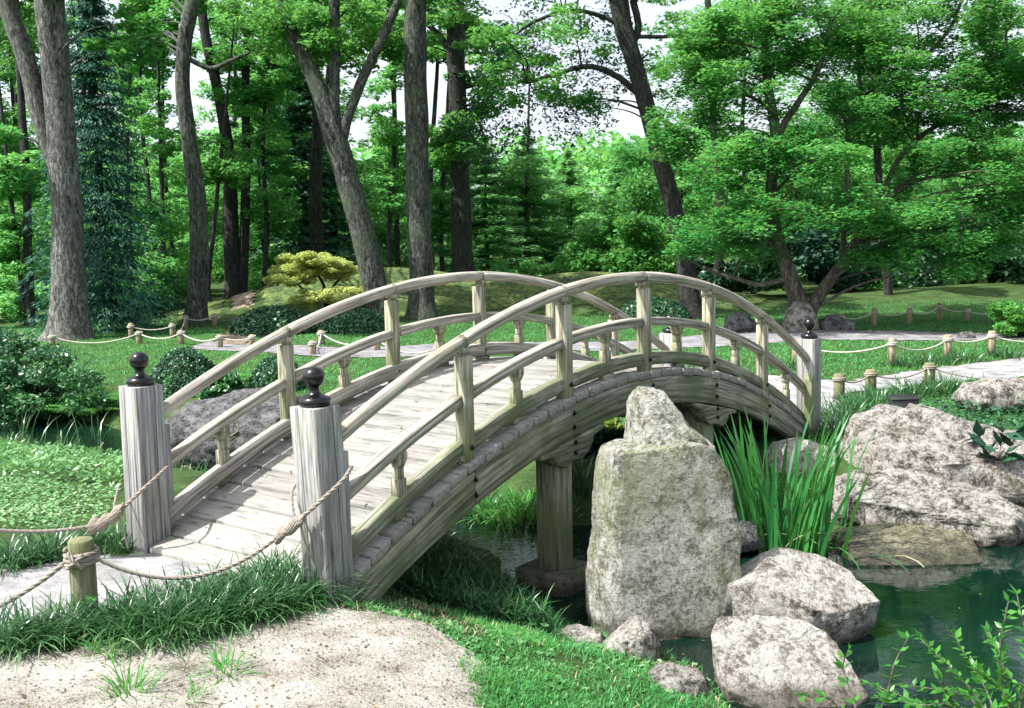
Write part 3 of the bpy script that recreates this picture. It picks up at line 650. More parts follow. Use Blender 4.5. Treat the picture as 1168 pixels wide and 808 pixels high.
head.parent = body; head.location = head.location - body.location
rk([(826, 672), (850, 650), (880, 634), (910, 629), (955, 637), (985, 662), (1006, 690), (1002, 720), (960, 745), (880, 745), (828, 725)], 5.35, .62, M_rock_pale,
   'pale angular boulder in the pond right of the standing stone', seed=5, front=.5, amp=.022, ex=.5, cuts=[((.22, -.42, 1), .085), ((-.75, -1, -.15), .17), ((.7, -1, -.35), .22)], facets=6)
rk([(816, 735), (825, 716), (870, 712), (925, 716), (955, 730), (975, 765), (1004, 808), (990, 850), (850, 850), (820, 790)], 4.75, .62, M_rock_pale,
   'pale flat-topped boulder nearest the camera at the bottom edge', seed=9, front=.5, amp=.020, ex=.5, cuts=[((.05, -.6, 1), .11), ((.8, -1, .1), .30)], facets=7)
rk([(975, 512), (985, 480), (1010, 473), (1080, 478), (1140, 488), (1200, 500), (1210, 560), (1150, 575), (1080, 560), (1000, 556), (972, 545)], 8.1, 1.1, M_rock_brown,
   'large rough brownish boulder on the right bank, in front of the black box', seed=11, front=.5, facets=9, amp=.045, ex=.5, cuts=[((0, -.5, 1), .27)])
rk([(950, 575), (962, 552), (1000, 541), (1060, 542), (1110, 555), (1150, 578), (1172, 592), (1150, 606), (1080, 612), (1010, 606), (955, 602)], 7.35, .95, M_rock_brown,
   'low ridged boulder at the waterline below the large rough boulder', seed=13, front=.5, facets=8, amp=.05, ex=.5, cuts=[((0.05, -.35, 1), .13), ((-.6, -1, .2), .42)])
rk([(942, 640), (962, 617), (1000, 603), (1050, 604), (1100, 612), (1130, 612), (1110, 626), (1060, 630), (1020, 640), (992, 660), (962, 657)], 6.75, .75, M_rock_wet,
   'flat wet algae-brown slab half under the pond water', seed=15, front=.5, amp=.02, ex=.6, cuts=[((0, -.25, 1), .035)])
rk([(868, 530), (885, 508), (915, 503), (945, 510), (962, 526), (950, 545), (890, 550)], 8.3, .5, M_rock_pale,
   'small pale stone behind the iris blades', seed=17, amp=.03)
rk([(1090, 456), (1105, 440), (1135, 432), (1175, 434), (1190, 462), (1110, 470)], 10.4, .6, M_rock_brown, 'weathered stone in the lilyturf at the right edge', seed=19, amp=.04, lvl=5)
rk([(190, 500), (196, 472), (212, 462), (255, 455), (300, 444), (322, 440), (340, 455), (345, 500), (330, 535), (200, 540)], 10.2, 1.3, M_rock_dark,
   'broad grey boulder on the far bank seen through the left railing', seed=21, amp=.04, cuts=[((0, -.5, 1), .26), ((-.4, -1, -.2), .5)])
rk([(893, 375), (897, 355), (908, 343), (922, 345), (931, 362), (933, 384), (900, 386)], 19.6, .6, M_rock_brown, 'grey boulder at the foot of the maple', seed=23, lvl=5)
rk([(934, 368), (945, 360), (960, 362), (964, 382), (936, 384)], 19.6, .5, M_rock_dark, 'squat dark boulder just right of the maple trunk', seed=25, lvl=4)
rk([(960, 366), (974, 365), (976, 382), (960, 383)], 19.3, .35, M_rock_dark, 'small black stone right of the maple boulders', seed=27, lvl=4)
rk([(822, 384), (830, 362), (848, 356), (860, 366), (866, 382)], 19.8, .7, M_rock_dark, 'dark rounded boulder left of the maple beyond the far railing', seed=29, lvl=4)
rk([(1090, 388), (1096, 379), (1108, 379), (1114, 387)], 17.5, .3, M_rock_dark, 'small dark stone on the grey path edge', seed=31, lvl=4)
rk([(620, 732), (650, 721), (686, 724), (694, 738), (650, 746)], 5.2, .3, M_rock_pale, 'low pale stone in the grass left of the standing stone foot', seed=33, lvl=5, amp=.05)
rk([(680, 748), (704, 722), (728, 706), (742, 714), (758, 740), (735, 760), (690, 764)], 5.1, .26, M_rock_pale, 'wedge shaped stone leaning on the foot of the standing stone', seed=35, lvl=5, amp=.05)
rk([(725, 780), (755, 760), (800, 768), (820, 795), (770, 822), (725, 805)], 4.75, .3, M_rock_brown, 'half buried stone in the grass at the bottom centre', seed=37, lvl=5, amp=.05)
rk([(860, 655), (880, 640), (905, 642), (900, 660)], 6.4, .3, M_rock_wet, 'small wet stone under the iris clump', seed=39, lvl=4, amp=.05)
rk([(810, 610), (835, 592), (862, 600), (870, 625), (820, 630)], 6.9, .35, M_rock_dark, 'shaded stone between the standing stone and the iris clump', seed=41, lvl=4, amp=.05)

# small black box on the bank
q = G(1030, 476); kb = empty('utility_box', q, 'small black box standing on the lilyturf bank above the rough boulder', 'box')
mb = MB(); mb.prism([(-.135, -.07, -.05), (.135, -.07, -.05), (.15, .07, -.05), (-.12, .07, -.05)], [(-.13, -.05, .17), (.14, -.05, .17), (.15, .07, .2), (-.12, .07, .2)]); mb.build('housing', M_sign, kb, bevel=.006)
mb = MB(); mb.prism([(-.14, -.06, .172), (.15, -.06, .172), (.16, .08, .202), (-.13, .08, .202)], [(-.14, -.06, .18), (.15, -.06, .18), (.16, .08, .21), (-.13, .08, .21)]); mb.build('lid', M_sign, kb, bevel=.002)

# ------------------------------------------------------------------ foliage generators
def leaves_np(P, size, rg, up=.5, aspect=.5, szvar=.55, droop=0.0, out=None):
    """one pointed leaf per point"""
    n = len(P); N = rg.normal(size=(n, 3)); N /= np.linalg.norm(N, axis=1)[:, None]; N[:, 2] = np.abs(N[:, 2]); N = N * (1 - up) + np.array([0, 0, 1.0]) * up
    if out is not None: N += out * .5
    N /= np.linalg.norm(N, axis=1)[:, None]
    T = rg.normal(size=(n, 3)); T -= N * (T * N).sum(1)[:, None]; T /= np.linalg.norm(T, axis=1)[:, None]; T[:, 2] -= droop; T /= np.linalg.norm(T, axis=1)[:, None]
    B = np.cross(N, T); s = size * (1 + szvar * rg.uniform(-1, 1, n))[:, None]
    a = P - T * s * .5; c = P + T * s * .5; b = P + B * s * aspect * .5 - T * s * .05; d = P - B * s * aspect * .5 - T * s * .05
    V = np.stack([a, b, c, d], 1).reshape(-1, 3); return V, np.arange(4 * n).reshape(-1, 4)
def clump_pts(C, R3, n, rg, shell=.0):
    """n points over ellipsoid clumps: C (k,3) R3 (k,3)"""
    k = rg.choice(len(C), n, p=(R3.prod(1) ** .66) / (R3.prod(1) ** .66).sum()); d = rg.normal(size=(n, 3)); d /= np.linalg.norm(d, axis=1)[:, None]
    r = rg.rand(n) ** (1 / (3 + 6 * shell)); return C[k] + d * r[:, None] * R3[k], d
def blob_subs(blobs, rg, per=14, rsub=.4, flat=.45):
    """split big crown masses into many leaf clumps with gaps"""
    C = []; Rr = []
    for c, r in blobs:
        c = np.array(c, float); r = np.array(r, float); m = max(3, int(per * (r.prod() / rsub ** 3) ** .55 / 3))
        d = rg.normal(size=(m, 3)); d /= np.linalg.norm(d, axis=1)[:, None]; u = rg.rand(m) ** .45
        p = c + d * u[:, None] * r; C.append(p); s = rsub * rg.uniform(.5, 1.35, m); Rr.append(np.stack([s, s, s * flat], 1))
    return np.vstack(C), np.vstack(Rr)
def crown(blobs, n, size, mat, parent, rg, per=14, rsub=.4, flat=.45, up=.5, aspect=.5, name='crown', droop=0.0):
    C, Rr = blob_subs(blobs, rg, per, rsub, flat); P, d = clump_pts(C, Rr, n, rg)
    V, F = leaves_np(P, size, rg, up, aspect, droop=droop)
    return mesh_np(name, V - np.array(parent.location) if parent is not None else V, F, mat, parent), C
def limbs(mb, trunk, C, rg, count, r0=.03, rise=.3):
    """branches from the trunk line out to leaf clumps"""
    T = np.asarray(trunk) if not isinstance(trunk, list) else np.vstack(trunk)
    for c in C[rg.choice(len(C), min(count, len(C)), replace=False)]:
        hd = np.linalg.norm(T - c, axis=1); dz = T[:, 2] - c[2]; i = int(np.argmin(hd + 1.2 * np.maximum(dz + .25 * hd, 0))); a = T[i]
        L = np.linalg.norm(c - a); m1 = a * .62 + c * .38 + np.array([rg.normal() * .08 * L, rg.normal() * .08 * L, .02 * L + rise * .2 * L]); m2 = a * .25 + c * .75 + np.array([rg.normal() * .06 * L, rg.normal() * .06 * L, .06 * L])
        P = spline([a, m1, m2, c], 12); r = r0 * (.35 + .28 * L); mb.tube(P, np.linspace(r, r * .18, 12), 6, False)
def px_trunk(pts, Y, yoff=None, n=36):
    """trunk line from measured stations (px, py, half width px)"""
    Q = spline([(*UY(x, y, Y + (yoff[i] if yoff else 0)), w * Y / FPX) for i, (x, y, w) in enumerate(pts)], n); return Q[:, :3], Q[:, 3]
def blob(px, py, rx, ry, Y, ry_depth=1.6):
    c = UY(px, py, Y); return (tuple(c), (rx * Y / FPX, ry_depth, ry * Y / FPX))
def big_tree(name, base_px, Y, stems, bark, label, blobs=(), n_leaf=0, leaf=.14, lmat=None, group=None, nl=10, seed=1, per=14, rsub=.45, flare=True, cat='tree', sides=16, up=.45):
    rg = np.random.RandomState(seed); p = UY(*base_px, Y); p.z = Hs(p.x, p.y) ; root = empty(name, p, label, cat, group); b = np.array(p)
    mb = MB(); main = None; allp = []
    for k, st in enumerate(stems):
        P, r = px_trunk(st, Y)
        if k == 0:
            P = np.vstack([[P[0][0], P[0][1], min(p.z, P[0][2]) - .25], P]); r = np.concatenate([[r[0] * 1.1], r]); 
            if flare: r = r * (1 + .45 * np.exp(-(P[:, 2] - p.z) / .22 * 1.0).clip(0, 1.0))
            d = P[-1] - P[-4]; d /= np.linalg.norm(d)      # the trunk goes on above the frame
            ext = np.array([P[-1] + d * t for t in (.8, 1.8, 3.0, 4.5)]); P = np.vstack([P, ext]); r = np.concatenate([r, r[-1] * np.array([.92, .8, .6, .25])])
            main = P
        allp.append(P - b)
        mb.tube(P - b, r, sides if k == 0 else 10, False, .07, seed + k)
    C = None
    if blobs:
        cr, C = crown(blobs, n_leaf, leaf, lmat, root, rg, per, rsub, up=up); limbs(mb, allp, C - b, rg, nl)
    mb.build('trunk', bark, root, smooth=True); return root, main, C

# ------------------------------------------------------------------ named trees of the middle distance
TG = 'tall trees behind the bridge'
big_tree('tulip_tree', (78, 388), 21, [[(78, 388, 22), (78, 350, 20), (78, 300, 18), (75, 220, 16.5), (69, 140, 15.5), (62, 70, 15.5), (57, -10, 16)], [(62, 190, 8), (45, 130, 10), (30, 70, 10), (12, 15, 10), (-5, -40, 9)]],
         B_tulip, 'massive pale furrowed trunk at the left edge, forking high up', [blob(40, -60, 90, 40, 20, 1.8), blob(150, 40, 45, 35, 20.3, .9),  blob(8, 170, 18, 40, 21, .6)], 11000, .13, L_maple, TG, 14, 1, per=10)
big_tree('slender_tree', (222, 376), 24, [[(223, 376, 12), (227, 300, 10.5), (226, 240, 10), (217, 170, 9), (209, 100, 8), (210, 50, 8), (218, 10, 8)], [(212, 66, 3), (240, 78, 2.8), (262, 70, 2.2), (285, 60, 1.5)]],
         B_grey, 'slender grey trunk with a slight S bend left of the earth path', [blob(225, -20, 70, 30, 27, 1.0), blob(180, 40, 50, 30, 26.4, 1.0)], 7000, .14, L_maple, TG, 12, 2)
big_tree('twin_stem_tree', (271, 358), 29, [[(271, 358, 11), (265, 300, 9.5), (263, 250, 8.5), (261, 180, 7), (250, 110, 6), (236, 50, 5.5), (230, 5, 5)], [(276, 340, 6), (279, 260, 5.5), (281, 180, 5), (280, 100, 4.5), (284, 10, 4)]],
         B_dark, 'dark twin-stemmed tree standing at the head of the earth path', [blob(290, 100, 50, 60, 30, 1.8), blob(300, 20, 80, 34, 30, 2)], 12000, .15, L_maple, TG, 16, 3)
big_tree('leaning_tree', (434, 380), 23.5, [[(434, 380, 14), (429, 330, 14), (412, 260, 13.5), (395, 200, 13), (380, 150, 12.5), (358, 90, 9), (336, 45, 8), (316, 5, 8)], [(384, 165, 8), (381, 120, 6.5), (382, 60, 6), (381, 0, 6)], [(388, 165, 7), (398, 130, 6), (418, 80, 5.5), (438, 40, 5), (455, 0, 5)]],
         B_grey, 'grey leaning trunk forking into three limbs behind the left railing', [blob(340, 20, 90, 40, 23.5, 2.0), blob(420, 40, 60, 45, 25, 1.6)], 9000, .14, L_oak, TG, 10, 4)
big_tree('straight_tree', (481, 372), 24, [[(482, 372, 15), (480, 320, 14), (478, 240, 13.5), (475, 150, 13), (474, 70, 12.5), (474, 0, 12)]],
         B_grey, 'straight stout grey trunk behind the crest of the left railing', [blob(480, -30, 80, 50, 24, 2.5)], 5000, .14, L_oak, TG, 8, 5)
big_tree('straight_tree', (532, 352), 30, [[(534, 345, 14), (528, 290, 12), (525, 220, 11), (523, 140, 10), (520, 70, 10), (519, 0, 10)], [(518, 62, 4), (500, 40, 3.5), (485, 25, 3)], [(528, 100, 3), (545, 95, 2.5), (565, 85, 2), (590, 75, 1.4)]],
         B_dark, 'straight dark trunk with hanging leafy sprays beside the sky gap', [blob(510, 165, 45, 35, 29, 1.2), blob(545, 110, 26, 60, 30, 1.0), blob(565, 60, 30, 40, 29, 1.0), blob(500, 20, 70, 40, 30, 2.5)], 12000, .15, L_oak, TG, 22, 6, per=9)
big_tree('leaning_oak', (788, 368), 23, [[(790, 368, 12), (786, 330, 11), (774, 260, 10), (758, 200, 9.5), (742, 140, 9.5), (726, 80, 9.5), (714, 40, 10), (704, -5, 11)], [(722, 50, 4), (728, 30, 4), (722, 0, 4)],
         [(728, 108, 3.5), (705, 88, 3.5), (670, 76, 3), (630, 86, 2.4), (600, 95, 1.6)], [(712, 35, 3), (690, 20, 2.6), (650, 12, 2.2), (610, 25, 1.8), (585, 42, 1.2)], [(738, 125, 3), (760, 140, 2.6), (780, 150, 2)], [(716, 42, 2.5), (760, 42, 2), (800, 38, 1.5)]],
         B_dark, 'dark oak trunk leaning left across the sky gap with long thin limbs', [blob(640, 50, 60, 35, 23, 1.6), blob(600, 90, 45, 30, 23, 1.2), blob(655, 110, 50, 22, 23.4, 1.0), blob(760, 60, 45, 50, 24, 1.5), blob(560, 45, 40, 40, 22.5, 1.2), blob(690, -20, 110, 30, 23, 2.0)], 11000, .105, L_oak, TG, 40, 7, per=9, rsub=.3)
rg = np.random.RandomState(77); p = UY(575, 20, 25); sp = [o for o in COL.objects if o.name.startswith('leaning_oak')][0]
Cg, Rg = blob_subs([blob(600, 60, 60, 60, 25, 1.2), blob(650, 130, 60, 40, 25, 1.2), blob(560, 150, 50, 50, 25, 1.2), blob(690, 60, 50, 60, 25, 1.2)], rg, 44, .17, .6); Pg, _ = clump_pts(Cg, Rg, 7500, rg); V, F = leaves_np(Pg, .085, rg, .3, .5)
mesh_np('outer_leaves', V - np.array(sp.location), F, L_dark, sp)
# broad maple on the right
mstems = [[(911, 380, 12), (911, 350, 10.5), (903, 320, 9), (890, 285, 8), (880, 240, 7), (881, 190, 6), (884, 148, 6), (875, 90, 5), (872, 30, 4)],
          [(918, 372, 9), (930, 345, 7.5), (948, 318, 6.5), (965, 292, 5.5), (975, 278, 5), (1000, 240, 4), (1040, 200, 3.4)], [(890, 290, 4), (875, 275, 3.6), (858, 264, 3.2), (835, 240, 2.5), (815, 200, 2)],
          [(885, 165, 4), (895, 140, 4), (912, 115, 3.6), (935, 75, 3), (952, 10, 2.6)], [(905, 315, 3), (870, 325, 3), (840, 318, 2.6), (800, 305, 2)], [(960, 298, 3), (966, 220, 3.4), (968, 150, 3.2), (985, 115, 2.6), (1010, 90, 2.2), (1048, 55, 1.6)],
          [(1000, 235, 3), (1030, 175, 3), (1075, 140, 2.6), (1120, 125, 2)], [(968, 150, 2.2), (958, 120, 2), (955, 95, 1.5)], [(1060, 60, 2), (1085, 30, 2), (1100, -10, 2)], [(1090, 130, 2), (1110, 90, 1.8), (1150, 60, 1.5)]]
mblobs = [blob(830, 210, 50, 40, 19.5, 1.3), blob(800, 270, 40, 25, 19.5, 1.2), blob(870, 250, 55, 28, 18.8, 1.2), blob(840, 110, 60, 45, 20, 1.6), blob(800, 60, 50, 40, 20.5, 1.5), blob(900, 50, 60, 40, 20, 1.8), blob(930, 185, 55, 28, 19, 1.4),
          blob(960, 240, 70, 25, 18.6, 1.3), blob(1030, 250, 70, 28, 18.8, 1.4), blob(1110, 270, 60, 30, 19, 1.4), blob(1010, 130, 60, 35, 19.6, 1.5), blob(1060, 90, 60, 45, 20.4, 1.6), blob(1120, 180, 60, 40, 19.4, 1.5), blob(1140, 60, 60, 50, 20, 1.8),
          blob(980, 30, 70, 40, 20.5, 1.8), blob(1060, 180, 45, 22, 18.8, 1.2), blob(850, 290, 35, 14, 19.4, .9), blob(1010, 295, 60, 14, 19.0, 1.0), blob(770, 150, 35, 40, 20.5, 1.2), blob(1180, 130, 40, 90, 20, 1.5), blob(1090, 310, 40, 10, 19, .8), blob(1170, 240, 50, 50, 19, 1.4)] + [blob(900, 5, 60, 34, 20, 1.4), blob(1100, 15, 55, 34, 20, 1.4), blob(1010, 70, 45, 30, 19.6, 1.2), blob(1155, 100, 40, 40, 19.6, 1.3), blob(960, 110, 40, 26, 19.6, 1.1), blob(1095, 130, 45, 26, 19.3, 1.1), blob(835, 30, 50, 34, 20, 1.3), blob(860, 170, 40, 26, 19.4, 1.0)] + [blob(x_, y_, 65, 40, 21.5, 1.3) for x_, y_ in ((900, -60), (1040, -80), (1150, -60), (980, -170), (1100, -170))]  # last clumps: unseen upper crown, added to screen the sky from pond reflections
big_tree('spreading_maple', (911, 382), 20, mstems, B_maple, 'broad spreading maple with layered bright green crown and low forked trunk on the right', mblobs, 165000, .092, L_maple, None, 130, 8, per=20, rsub=.36, up=.62)

# ------------------------------------------------------------------ conifers
def conifer_mesh(h, r, n, size, rg, zlow=.04, droop=.35, aspect=.10, layered=True, layers=26):
    """whorls of sprays: every needle spray is a thin pointed blade hanging along its branch"""
    z = h * (zlow + (1 - zlow) * rg.rand(n) ** 1.25)
    if layered: step = h / layers; z = np.round(z / step) * step + rg.normal(size=n) * step * .16
    R0 = r * (1 - z / h).clip(0.02) ** .8; a = rg.rand(n) * 6.283; nb = np.floor(z / h * layers); a = np.round(a / (6.283 / 9)) * (6.283 / 9) + rg.normal(size=n) * .16 + np.sin(nb * 12.9) * 7; R0 = R0 * (.72 + .38 * np.sin(np.round(a * 9 / 6.283) * 3.7 + nb * 5.1))
    u = rg.rand(n) ** .55; rad = R0 * u; P = np.stack([np.cos(a) * rad, np.sin(a) * rad, z - droop * rad * rad / max(r, .1) + rg.normal(size=n) * .03], 1)
    D = np.stack([np.cos(a + rg.normal(size=n) * .7), np.sin(a + rg.normal(size=n) * .7), -droop - .2 * rg.rand(n)], 1); D /= np.linalg.norm(D, axis=1)[:, None]
    Nn = rg.normal(size=(n, 3)) * .45 + np.array([0, 0, 1]); B = np.cross(Nn, D); B /= np.linalg.norm(B, axis=1)[:, None]; s = (size * rg.uniform(.6, 1.4, n))[:, None]
    V = np.stack([P - D * s * .4, P + B * s * aspect, P + D * s * .6, P - B * s * aspect], 1).reshape(-1, 3); return V, np.arange(4 * n).reshape(-1, 4)
def conifer(px, py, Y, h, r, n, size, lmat, bark, label, seed, group=None, **k):
    rg = np.random.RandomState(seed); p = UY(px, py, Y); p.z = Hs(p.x, p.y); root = empty('conifer', p, label, 'tree', group)
    V, F = conifer_mesh(h, r, n, size, rg, **k); mesh_np('crown', V, F, lmat, root)
    mb = MB(); zz = np.linspace(-.2, h * .97, 14); mb.tube([(0.02 * math.sin(z * 2), .02 * math.cos(z * 3), z) for z in zz], np.linspace(h * .018, .01, 14), 8, False)
    for i in range(44):
        z = h * (.06 + .88 * rg.rand()); a = rg.rand() * 6.28; L = r * (1 - z / h) ** .8 * .85; mb.tube([(0, 0, z), (math.cos(a) * L * .5, math.sin(a) * L * .5, z - .08 * L), (math.cos(a) * L, math.sin(a) * L, z - .3 * L)], [.018, .012, .005], 5, False)
    mb.build('trunk', bark, root, smooth=True); return root
conifer(124, 385, 22.8, 8.0, 2.0, 60000, .12, L_hemlock, B_dark, 'dark blue-green hemlock drooping right of the massive pale trunk', 11, droop=.5)
conifer(352, 330, 33, 8.5, 2.6, 26000, .22, L_pine, B_dark, 'soft grey-green pine between the twin-stemmed tree and the leaning trunk', 13, droop=.1, aspect=.2)
CG = 'pale feathery conifers beyond the moss mounds'
for i, (px, Y, h, lab) in enumerate([(556, 35, 4.9, 'pale feathery conifer seen right of the straight dark trunk'), (604, 37, 5.3, 'tallest pale feathery conifer with a dark straight stem below the sky gap'),
                                    (650, 39, 4.6, 'pale feathery conifer left of the dark bush under the sky gap'), (706, 41, 4.4, 'pale feathery conifer below the leaning oak')]):
    conifer(px, 320, Y, h, 2.4, 24000, .2, L_feather, B_dark, lab, 20 + i, CG, droop=-.05, aspect=.11, layers=15)

# ------------------------------------------------------------------ shrubs and bushes
def shrub(name, px, py, Y, w, h, n, leaf, lmat, label, seed, cat='shrub', group=None, per=14, rsub=None, up=.35, aspect=.55, dome=False, stems=8, depth=None, zb=None):
    rg = np.random.RandomState(seed); p = UY(px, py, Y) if Y else G(px, py); p.z = Hs(p.x, p.y) if zb is None else zb; root = empty(name, p, label, cat, group)
    d = depth or w; rs = rsub or min(w, h) * .22
    if dome:
        u = rg.normal(size=(n, 3)); u /= np.linalg.norm(u, axis=1)[:, None]; u[:, 2] = np.abs(u[:, 2]); k = 1 - .16 * rg.rand(n) ** 1.5 + .05 * np.sin(u[:, 0] * 9) * np.sin(u[:, 1] * 8)
        P = u * np.array([w / 2, d / 2, h]) * k[:, None]; V, F = leaves_np(P, leaf, rg, .2, aspect, out=u)
    else:
        C, Rr = blob_subs([((0, 0, h * .5), (w * .42, d * .42, h * .42)), ((0, 0, h * .28), (w * .48, d * .46, h * .24))], rg, per, rs, .6); P, _ = clump_pts(C, Rr, n, rg); P[:, 2] = np.maximum(P[:, 2], .02); V, F = leaves_np(P, leaf, rg, up, aspect)
    mesh_np('foliage', V, F, lmat, root); mb = MB()
    for i in range(stems):
        a = rg.rand() * 6.28; q = .32 * rg.rand() + .05; mb.tube([(0.02 * math.cos(a), .02 * math.sin(a), -.08), (math.cos(a) * q * w * .5, math.sin(a) * q * d * .5, h * .4), (math.cos(a) * q * w, math.sin(a) * q * d, h * .75)], [.012 + h * .006, .01, .004], 5, False)
    mb.build('stem', B_dark, root, smooth=True); return root
shrub('azalea_bush', 35, 480, 13.2, 2.2, 1.05, 26000, .05, L_shrub, 'big loose azalea bush at the left edge above the stream', 31)
shrub('azalea_bush', -35, 420, 15, 2.4, .9, 9000, .06, L_shrub, 'lower azalea behind the big loose bush at the left edge', 32)
shrub('clipped_bush', 212, 450, 12.8, .85, .55, 9000, .035, L_box, 'round dark clipped bush right of the left entrance post', 33, dome=True)
shrub('leafy_shrub', 255, 462, 12.2, .75, .42, 5000, .06, L_shrub, 'leafy shrub between the clipped bush and the grey boulder', 34)
shrub('clipped_bush', 318, 450, 13, .7, .42, 5500, .035, L_box, 'small dark clipped bush seen between the left railing posts', 35, dome=True)
shrub('clipped_bush', 312, 384, 21.5, 1.7, .55, 9000, .06, L_box, 'wide dark clipped bush right of the earth path', 36, dome=True)
shrub('clipped_bush', 400, 388, 21.5, 1.5, .5, 7000, .06, L_box, 'dark bush under the golden maple beside the fence', 37, dome=True)
shrub('dark_holly', 690, 345, 30, 3.2, 2.3, 16000, .12, L_oak, 'dark rounded bush below the sky gap, left of the leaning oak', 38)
shrub('dark_holly', 735, 345, 29, 2.4, 3.1, 12000, .12, L_oak, 'mid-green bush behind the leaning oak trunk', 39)
shrub('clipped_bush', 745, 374, 22.5, 1.6, .5, 8000, .06, L_box, 'low clipped hedge beyond the crest of the right railing', 40, dome=True)
shrub('feathery_shrub', 1165, 372, 17.5, 1.1, .75, 8000, .07, L_fern, 'bright feathery shrub at the right edge beside the far fence', 41)
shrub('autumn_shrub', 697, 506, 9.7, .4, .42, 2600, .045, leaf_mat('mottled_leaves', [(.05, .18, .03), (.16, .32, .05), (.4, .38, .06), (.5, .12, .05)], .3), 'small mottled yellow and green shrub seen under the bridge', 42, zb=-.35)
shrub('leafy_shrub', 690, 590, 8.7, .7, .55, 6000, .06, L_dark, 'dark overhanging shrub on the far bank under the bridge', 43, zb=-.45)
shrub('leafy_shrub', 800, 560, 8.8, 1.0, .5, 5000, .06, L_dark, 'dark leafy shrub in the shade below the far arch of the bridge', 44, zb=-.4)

# golden laceleaf maple
rg = np.random.RandomState(51); p = UY(372, 352, 24); p.z = Hs(p.x, p.y); gm = empty('golden_maple', p, 'low golden laceleaf maple with a mushroom shaped crown on the moss mound', 'tree')
gb = [blob(352, 304, 44, 14, 24, .95), blob(355, 297, 34, 10, 24, .8), blob(330, 318, 30, 9, 23.7, .7), blob(382, 308, 22, 11, 24, .6), blob(398, 336, 30, 12, 23.6, .7), blob(360, 340, 26, 8, 23.5, .5)]
crown(gb, 60000, .065, L_gold, gm, rg, 22, .17, up=.6, aspect=.4, flat=.5)
mb = MB(); b = np.array(p)
for st in ([(376, 356, 3.5), (372, 346, 3), (366, 338, 2.6), (370, 328, 2), (362, 312, 1.4)], [(373, 348, 2.4), (384, 340, 2), (380, 328, 1.6), (388, 318, 1.2)], [(368, 340, 2), (350, 334, 1.5), (338, 322, 1)], [(378, 346, 1.6), (392, 340, 1.2), (402, 335, .8)]):
    P, r = px_trunk(st, 24, n=14); mb.tube(P - b, r, 7, False)
mb.build('trunk', B_dark, gm, smooth=True)

# ------------------------------------------------------------------ woodland behind, copied from a few built trees
def copy_tree(o, parent=None):
    c = o.copy(); COL.objects.link(c); c.parent = parent
    for ch in list(o.children): copy_tree(ch, c)
    return c
def wood_proto(name, h, r, n, leaf, lmat, bark, seed, low=.22, rsub=.7, lean=.03, label='x', group=None, nl=26, rt=.16, per=12):
    rg = np.random.RandomState(seed); root = empty(name, (0, 0, 0), label, 'tree', group)
    zz = np.linspace(-.3, h * .93, 16); T = np.stack([np.sin(zz * .5 + seed) * lean * zz * .6 + .06 * np.sin(zz * 1.3), np.cos(zz * .4 + seed) * lean * zz * .6, zz], 1); T[:, :2] -= T[1, :2]
    bl = []
    for i in range(11):
        f = low + (1 - low) * (i + rg.rand()) / 11; a = rg.rand() * 6.28; q = r * .55 * math.sin(math.pi * min(1, max(.12, f)) ** .8); c = T[int(f * 15)]
        bl.append(((c[0] + math.cos(a) * q, c[1] + math.sin(a) * q, h * f), (r * .5, r * .5, h * .085)))
    cr, C = crown(bl, n, leaf, lmat, root, rg, per, rsub, .5, up=.45); mb = MB(); mb.tube(T, np.linspace(rt, .03, 16), 9, False, .06, seed); limbs(mb, T, C, rg, nl, .022)
    mb.build('trunk', bark, root, smooth=True); return root
WG = 'woodland trees behind the garden'
protos = [wood_proto('woodland_tree', 13, 3.2, 20000, .17, L_oak, B_dark, 61, .2, .55), wood_proto('woodland_tree', 12, 3.0, 20000, .16, L_fresh, B_dark, 62, .16, .5), wood_proto('woodland_tree', 14, 3.4, 19000, .18, L_maple, B_dark, 63, .25, .55)]
small = [wood_proto('understorey_tree', 4.6, 1.9, 11000, .13, L_fresh, B_dark, 64, .1, .4, rt=.06), wood_proto('understorey_tree', 4.0, 1.9, 11000, .13, L_fresh, B_dark, 65, .08, .45, rt=.06), wood_proto('understorey_tree', 5.2, 1.7, 9000, .13, L_maple, B_dark, 66, .15, .4, rt=.05)]
used = set(); rw = random.Random(5)
def put(pr, x, y, sc, label, group=WG):
    if pr.name in used: o = copy_tree(pr)
    else: o = pr; used.add(pr.name)
    o.location = (x, y, Hs(x, y) - .03); o.rotation_euler = (0, 0, rw.random() * 6.28); o.scale = (sc, sc, sc * rw.uniform(.92, 1.1)); tag(o, label, 'tree', group); return o
ZN = [(-200, 'far left behind the hemlock'), (60, 'behind the massive pale trunk'), (150, 'right of the hemlock'), (215, 'behind the slender grey trunk'), (280, 'behind the twin-stemmed tree'), (350, 'above the golden maple'), (430, 'behind the leaning trunk'), (500, 'behind the straight trunks'),
      (590, 'under the sky gap'), (680, 'left of the leaning oak'), (790, 'behind the leaning oak'), (860, 'behind the left side of the maple'), (930, 'straight behind the maple trunk'), (1010, 'behind the middle of the maple crown'), (1090, 'above the right grass mound'), (1160, 'at the right edge of the wood'), (1300, 'beyond the right edge')]
def zone(px): return min(ZN, key=lambda z: abs(z[0] - px))[1]
LAB_T = 'tall leafy woodland tree in the dense backdrop behind the garden'
LAB_S = 'small leafy understorey tree filling the edge of the wood'
for Y, stp in ((33, 4.4), (40, 4.6), (50, 5.2)):
    x = -Y * .58
    while x < Y * .60:
        xx = x + rw.uniform(-.9, .9); yy = Y + rw.uniform(-2, 2); px = CX + xx / yy * FPX
        if not (400 < px < 800) and rw.random() < {33: .45, 40: .6, 50: .5}[Y]: put(protos[rw.randrange(3)], xx, yy, rw.uniform(.85, 1.15), 'tall woodland tree in the %s row, ' % {33: 'front', 40: 'middle', 50: 'last'}[Y] + zone(px))
        x += stp
